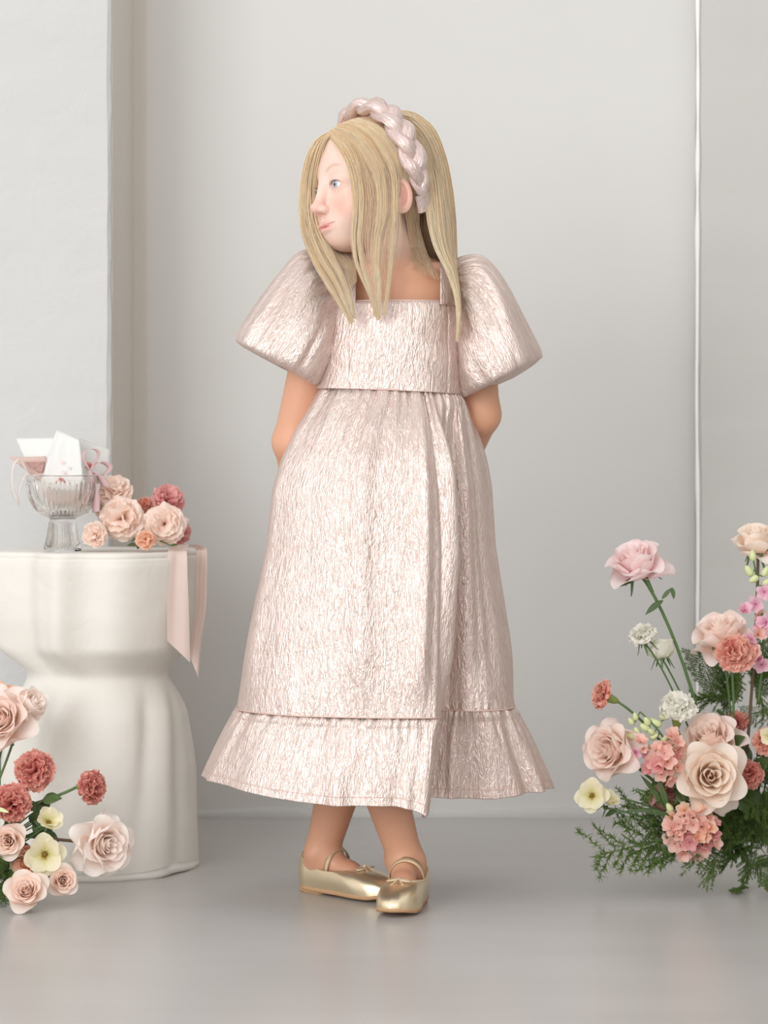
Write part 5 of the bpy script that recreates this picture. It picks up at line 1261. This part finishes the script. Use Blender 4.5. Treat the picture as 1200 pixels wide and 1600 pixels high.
def sheet(name, corners, m, parent, bend=.004, th=.0006, n=14, seed=0):
    """corners: 4 (px,py,y) going round; bilinear sheet with a soft bend and deckled edges"""
    c = [P(*q) for q in corners]; u, v = np.meshgrid(np.linspace(0, 1, n), np.linspace(0, 1, n)); w = vnoise(seed + 200, 6, 5.)
    X = ((1 - u) * (1 - v))[..., None] * c[0] + (u * (1 - v))[..., None] * c[1] + (u * v)[..., None] * c[2] + ((1 - u) * v)[..., None] * c[3]
    N = np.cross(c[1] - c[0], c[3] - c[0]); N /= np.linalg.norm(N)
    X = X + N * (bend * np.sin(u * PI) * (1 - .4 * v) + .0007 * w(u * 2, v * 2))[..., None]; e = ((u < .01) | (u > .99) | (v < .01) | (v > .99))
    X = X + (e * .0008 * vnoise(seed, 6, 30.)(u, v))[..., None] * (c[1] - c[0]) / np.linalg.norm(c[1] - c[0])
    X = X.reshape(-1, 3); Y_ = X + N * th; g = grid_faces(n, n); k = n * n; F_ = g.tolist() + (g[:, ::-1] + k).tolist()
    idx = [i for i in range(n)] + [i * n + n - 1 for i in range(1, n)] + [k - 1 - i for i in range(1, n)] + [(n - 1 - i) * n for i in range(1, n - 1)]
    F_ += [[idx[(i + 1) % len(idx)], idx[i], idx[i] + k, idx[(i + 1) % len(idx)] + k] for i in range(len(idx))]
    org = np.asarray(parent.location) if parent else X.mean(0); o = mesh(name, np.concatenate([X, Y_]) - org, F_, m, parent)
    if not parent: o.location = org
    return o
def thing_at(name, loc, label, cat): return empty(name, loc, label=label, category=cat)
r1 = thing_at('paper_sheet', P(105, 770, .235), 'tall white paper printed with pale flowers standing up in the glass bowl', 'paper')
sheet('sheet', [(88, 671, .238), (124, 688, .232), (133, 772, .228), (60, 766, .236)], M_paper, r1, .003, seed=1)
pr = []
for (cx_, cy_, sz) in ((97, 722, 5), (99, 738, 6), (108, 731, 5), (93, 749, 4), (84, 744, 4)):
    c_ = P(cx_, cy_, .2305) - np.array(r1.location)
    for q in range(5):
        a = q * 1.257; l = sz * sB; l *= .7; v, f = leaf_mesh(l, l * .3, 0, 0, 4); Rm = np.array([[math.cos(a), 0, math.sin(a)], [-math.sin(a), 0, math.cos(a)], [0, 1, 0]]); pr.append((v @ Rm + c_ + np.array([0, -.0012, 0]), f))
v, f = merge(pr); mesh('printed_flowers', v, f, M_print, r1)
r2 = thing_at('paper_sheet', P(60, 740, .262), 'white sheet with pointed corner leaning left behind the dusty rose envelope', 'paper')
sheet('sheet', [(25, 685, .262), (86, 684, .258), (84, 764, .25), (62, 770, .252)], M_paper, r2, .002, seed=3)
r3 = thing_at('paper_sheet', P(140, 730, .262), 'translucent pale vellum sheet at the right of the glass bowl', 'paper')
sheet('sheet', [(124, 684, .262), (171, 702, .266), (172, 734, .262), (128, 772, .255)], M_vellum, r3, .004, seed=4)
env = thing_at('envelope', P(52, 735, .245), 'dusty rose envelope poking left out of the glass bowl', 'envelope')
sheet('back_panel', [(14, 714, .242), (72, 713, .244), (80, 762, .240), (52, 745, .238)], M_env, env, .001, seed=5)
sheet('flap', [(40, 722, .2385), (70, 721, .2385), (66, 738, .2375), (58, 737, .2375)], M_env2, env, .001, th=.0012, seed=6)
# pink lining and blossoms seen through the glass
r4 = thing_at('tissue_paper', P(105, 790, .235), 'crumpled blush tissue at the bottom inside the glass bowl', 'paper')
a_, b_ = np.meshgrid(np.linspace(0, 2 * PI, 60, endpoint=False), np.linspace(0.01, 1, 16)); wn = vnoise(70, 8, 2.2)
rr_ = b_ * 40 * sB * (1 + .05 * np.sin(a_ * 7)); V = np.stack([rr_ * np.cos(a_), rr_ * np.sin(a_), 66 * sB + (26 * b_ ** 2 + 6 * wn(np.cos(a_) * 2 * b_, np.sin(a_) * 2 * b_)) * sB], 2)
V[..., 2] = np.maximum(V[..., 2], 62 * sB); mesh('sheet', V.reshape(-1, 3) + BC - np.array(r4.location), grid_faces(60, 16, wrap_u=True), M_silk, r4)
bloom('small_rose', BUD[0], 139, 728, .232, 9, (.2, -.6, .5), 'rosepink', 'tiny pink rosebud tucked by the vellum at the bowl rim', cal=CAL_R)
bloom('small_rose', BUD[0], 95, 752, .222, 7, (-.5, -.7, .3), 'rosepink', 'tiny pink rosebud lying inside the glass bowl rim', cal=CAL_R)
def silk(name, label, paths, m, side=(1, 0, 0), cat='ribbon'):
    root = empty(name, P(*paths[0][1][0]), label=label, category=cat)
    for nm, pts, w in paths:
        t = np.linspace(0, 1, 40); c_ = catmull(np.array([P(*q) for q in pts]), t); wv = np.interp(t, np.linspace(0, 1, len(w)), w) * sB
        v, f = ribbon(c_ - np.array(root.location), np.array(side, dtype=float)[None], wv, .0006); mesh(nm, v, f, m, root)
    return root
silk('ribbon', 'thin white silk ribbon looping down left of the glass bowl', [('loop', [(42, 736, .225), (30, 718, .222), (20, 730, .22), (19, 760, .22), (24, 778, .22), (30, 790, .222)], [3, 6, 7, 6, 5, 2]),
     ('tail', [(42, 736, .225), (36, 748, .221), (30, 768, .221), (29, 788, .222)], [3, 7, 6, 2])], M_silkw, (.8, -.6, 0))
silk('ribbon', 'dusty pink silk bow hanging over the right rim of the glass bowl', [('loop', [(140, 735, .225), (130, 715, .222), (134, 704, .222), (148, 702, .222), (154, 710, .224), (146, 726, .226), (140, 735, .225)], [3, 6, 6, 7, 6, 5, 3]),
     ('loop', [(140, 735, .225), (156, 722, .228), (172, 730, .232), (160, 742, .232), (142, 737, .226)], [4, 12, 12, 10, 4]),
     ('tail', [(140, 735, .224), (144, 752, .22), (149, 775, .22), (150, 800, .222)], [5, 13, 16, 14]), ('tail', [(140, 735, .225), (155, 745, .226), (165, 760, .228)], [4, 13, 15])], M_bow, (.85, -.5, .15))
# long blush ribbon hanging over the pedestal edge
edge = lambda px: .31 - math.sqrt(max(.0004, .168 ** 2 - (P(px, 0, .2)[0] - PC[0]) ** 2))
rib = empty('ribbon', np.array([P(275, 850, .25)[0], .25, TOP + .001]), label='long sheer blush ribbon hanging down the right side of the pedestal', category='ribbon')
def tail(c_px, w_px, tip, y_):
    K = len(c_px); t = np.linspace(0, 1, 50); cs = catmull(np.array(c_px, dtype=float), t); X = np.linspace(-.5, .5, 9); V = []
    for k in range(50):
        for x in X:
            px = cs[k, 0] + x * np.interp(t[k], [0, 1], w_px); py = cs[k, 1] + x * tip * t[k] ** 8
            yy = cs[k, 2] + .0025 * math.sin(x * 7 + t[k] * 3); V.append(P(px, py, yy))
    V = np.array(V) - np.array(rib.location); n_ = len(V); F_ = grid_faces(9, 50); V2 = V + [0, .0006, 0]
    mesh('tail', np.concatenate([V, V2]), np.concatenate([F_, F_[:, ::-1] + n_]), M_silk, rib)
ys = P(0, 0, 0)
tail([(282, 851, .25), (278, 858, edge(278) + .012), (277, 866, edge(278) - .008), (277, 900, edge(278) - .011), (278, 950, edge(278) - .010), (279, 1018, edge(278) - .006)], (26, 36), 34, 0)
tail([(300, 851, .27), (312, 856, .285), (315, 864, .27), (315, 900, .27), (314, 950, .27), (307, 1000, .268), (303, 1042, .266)], (18, 14), 36, 0)
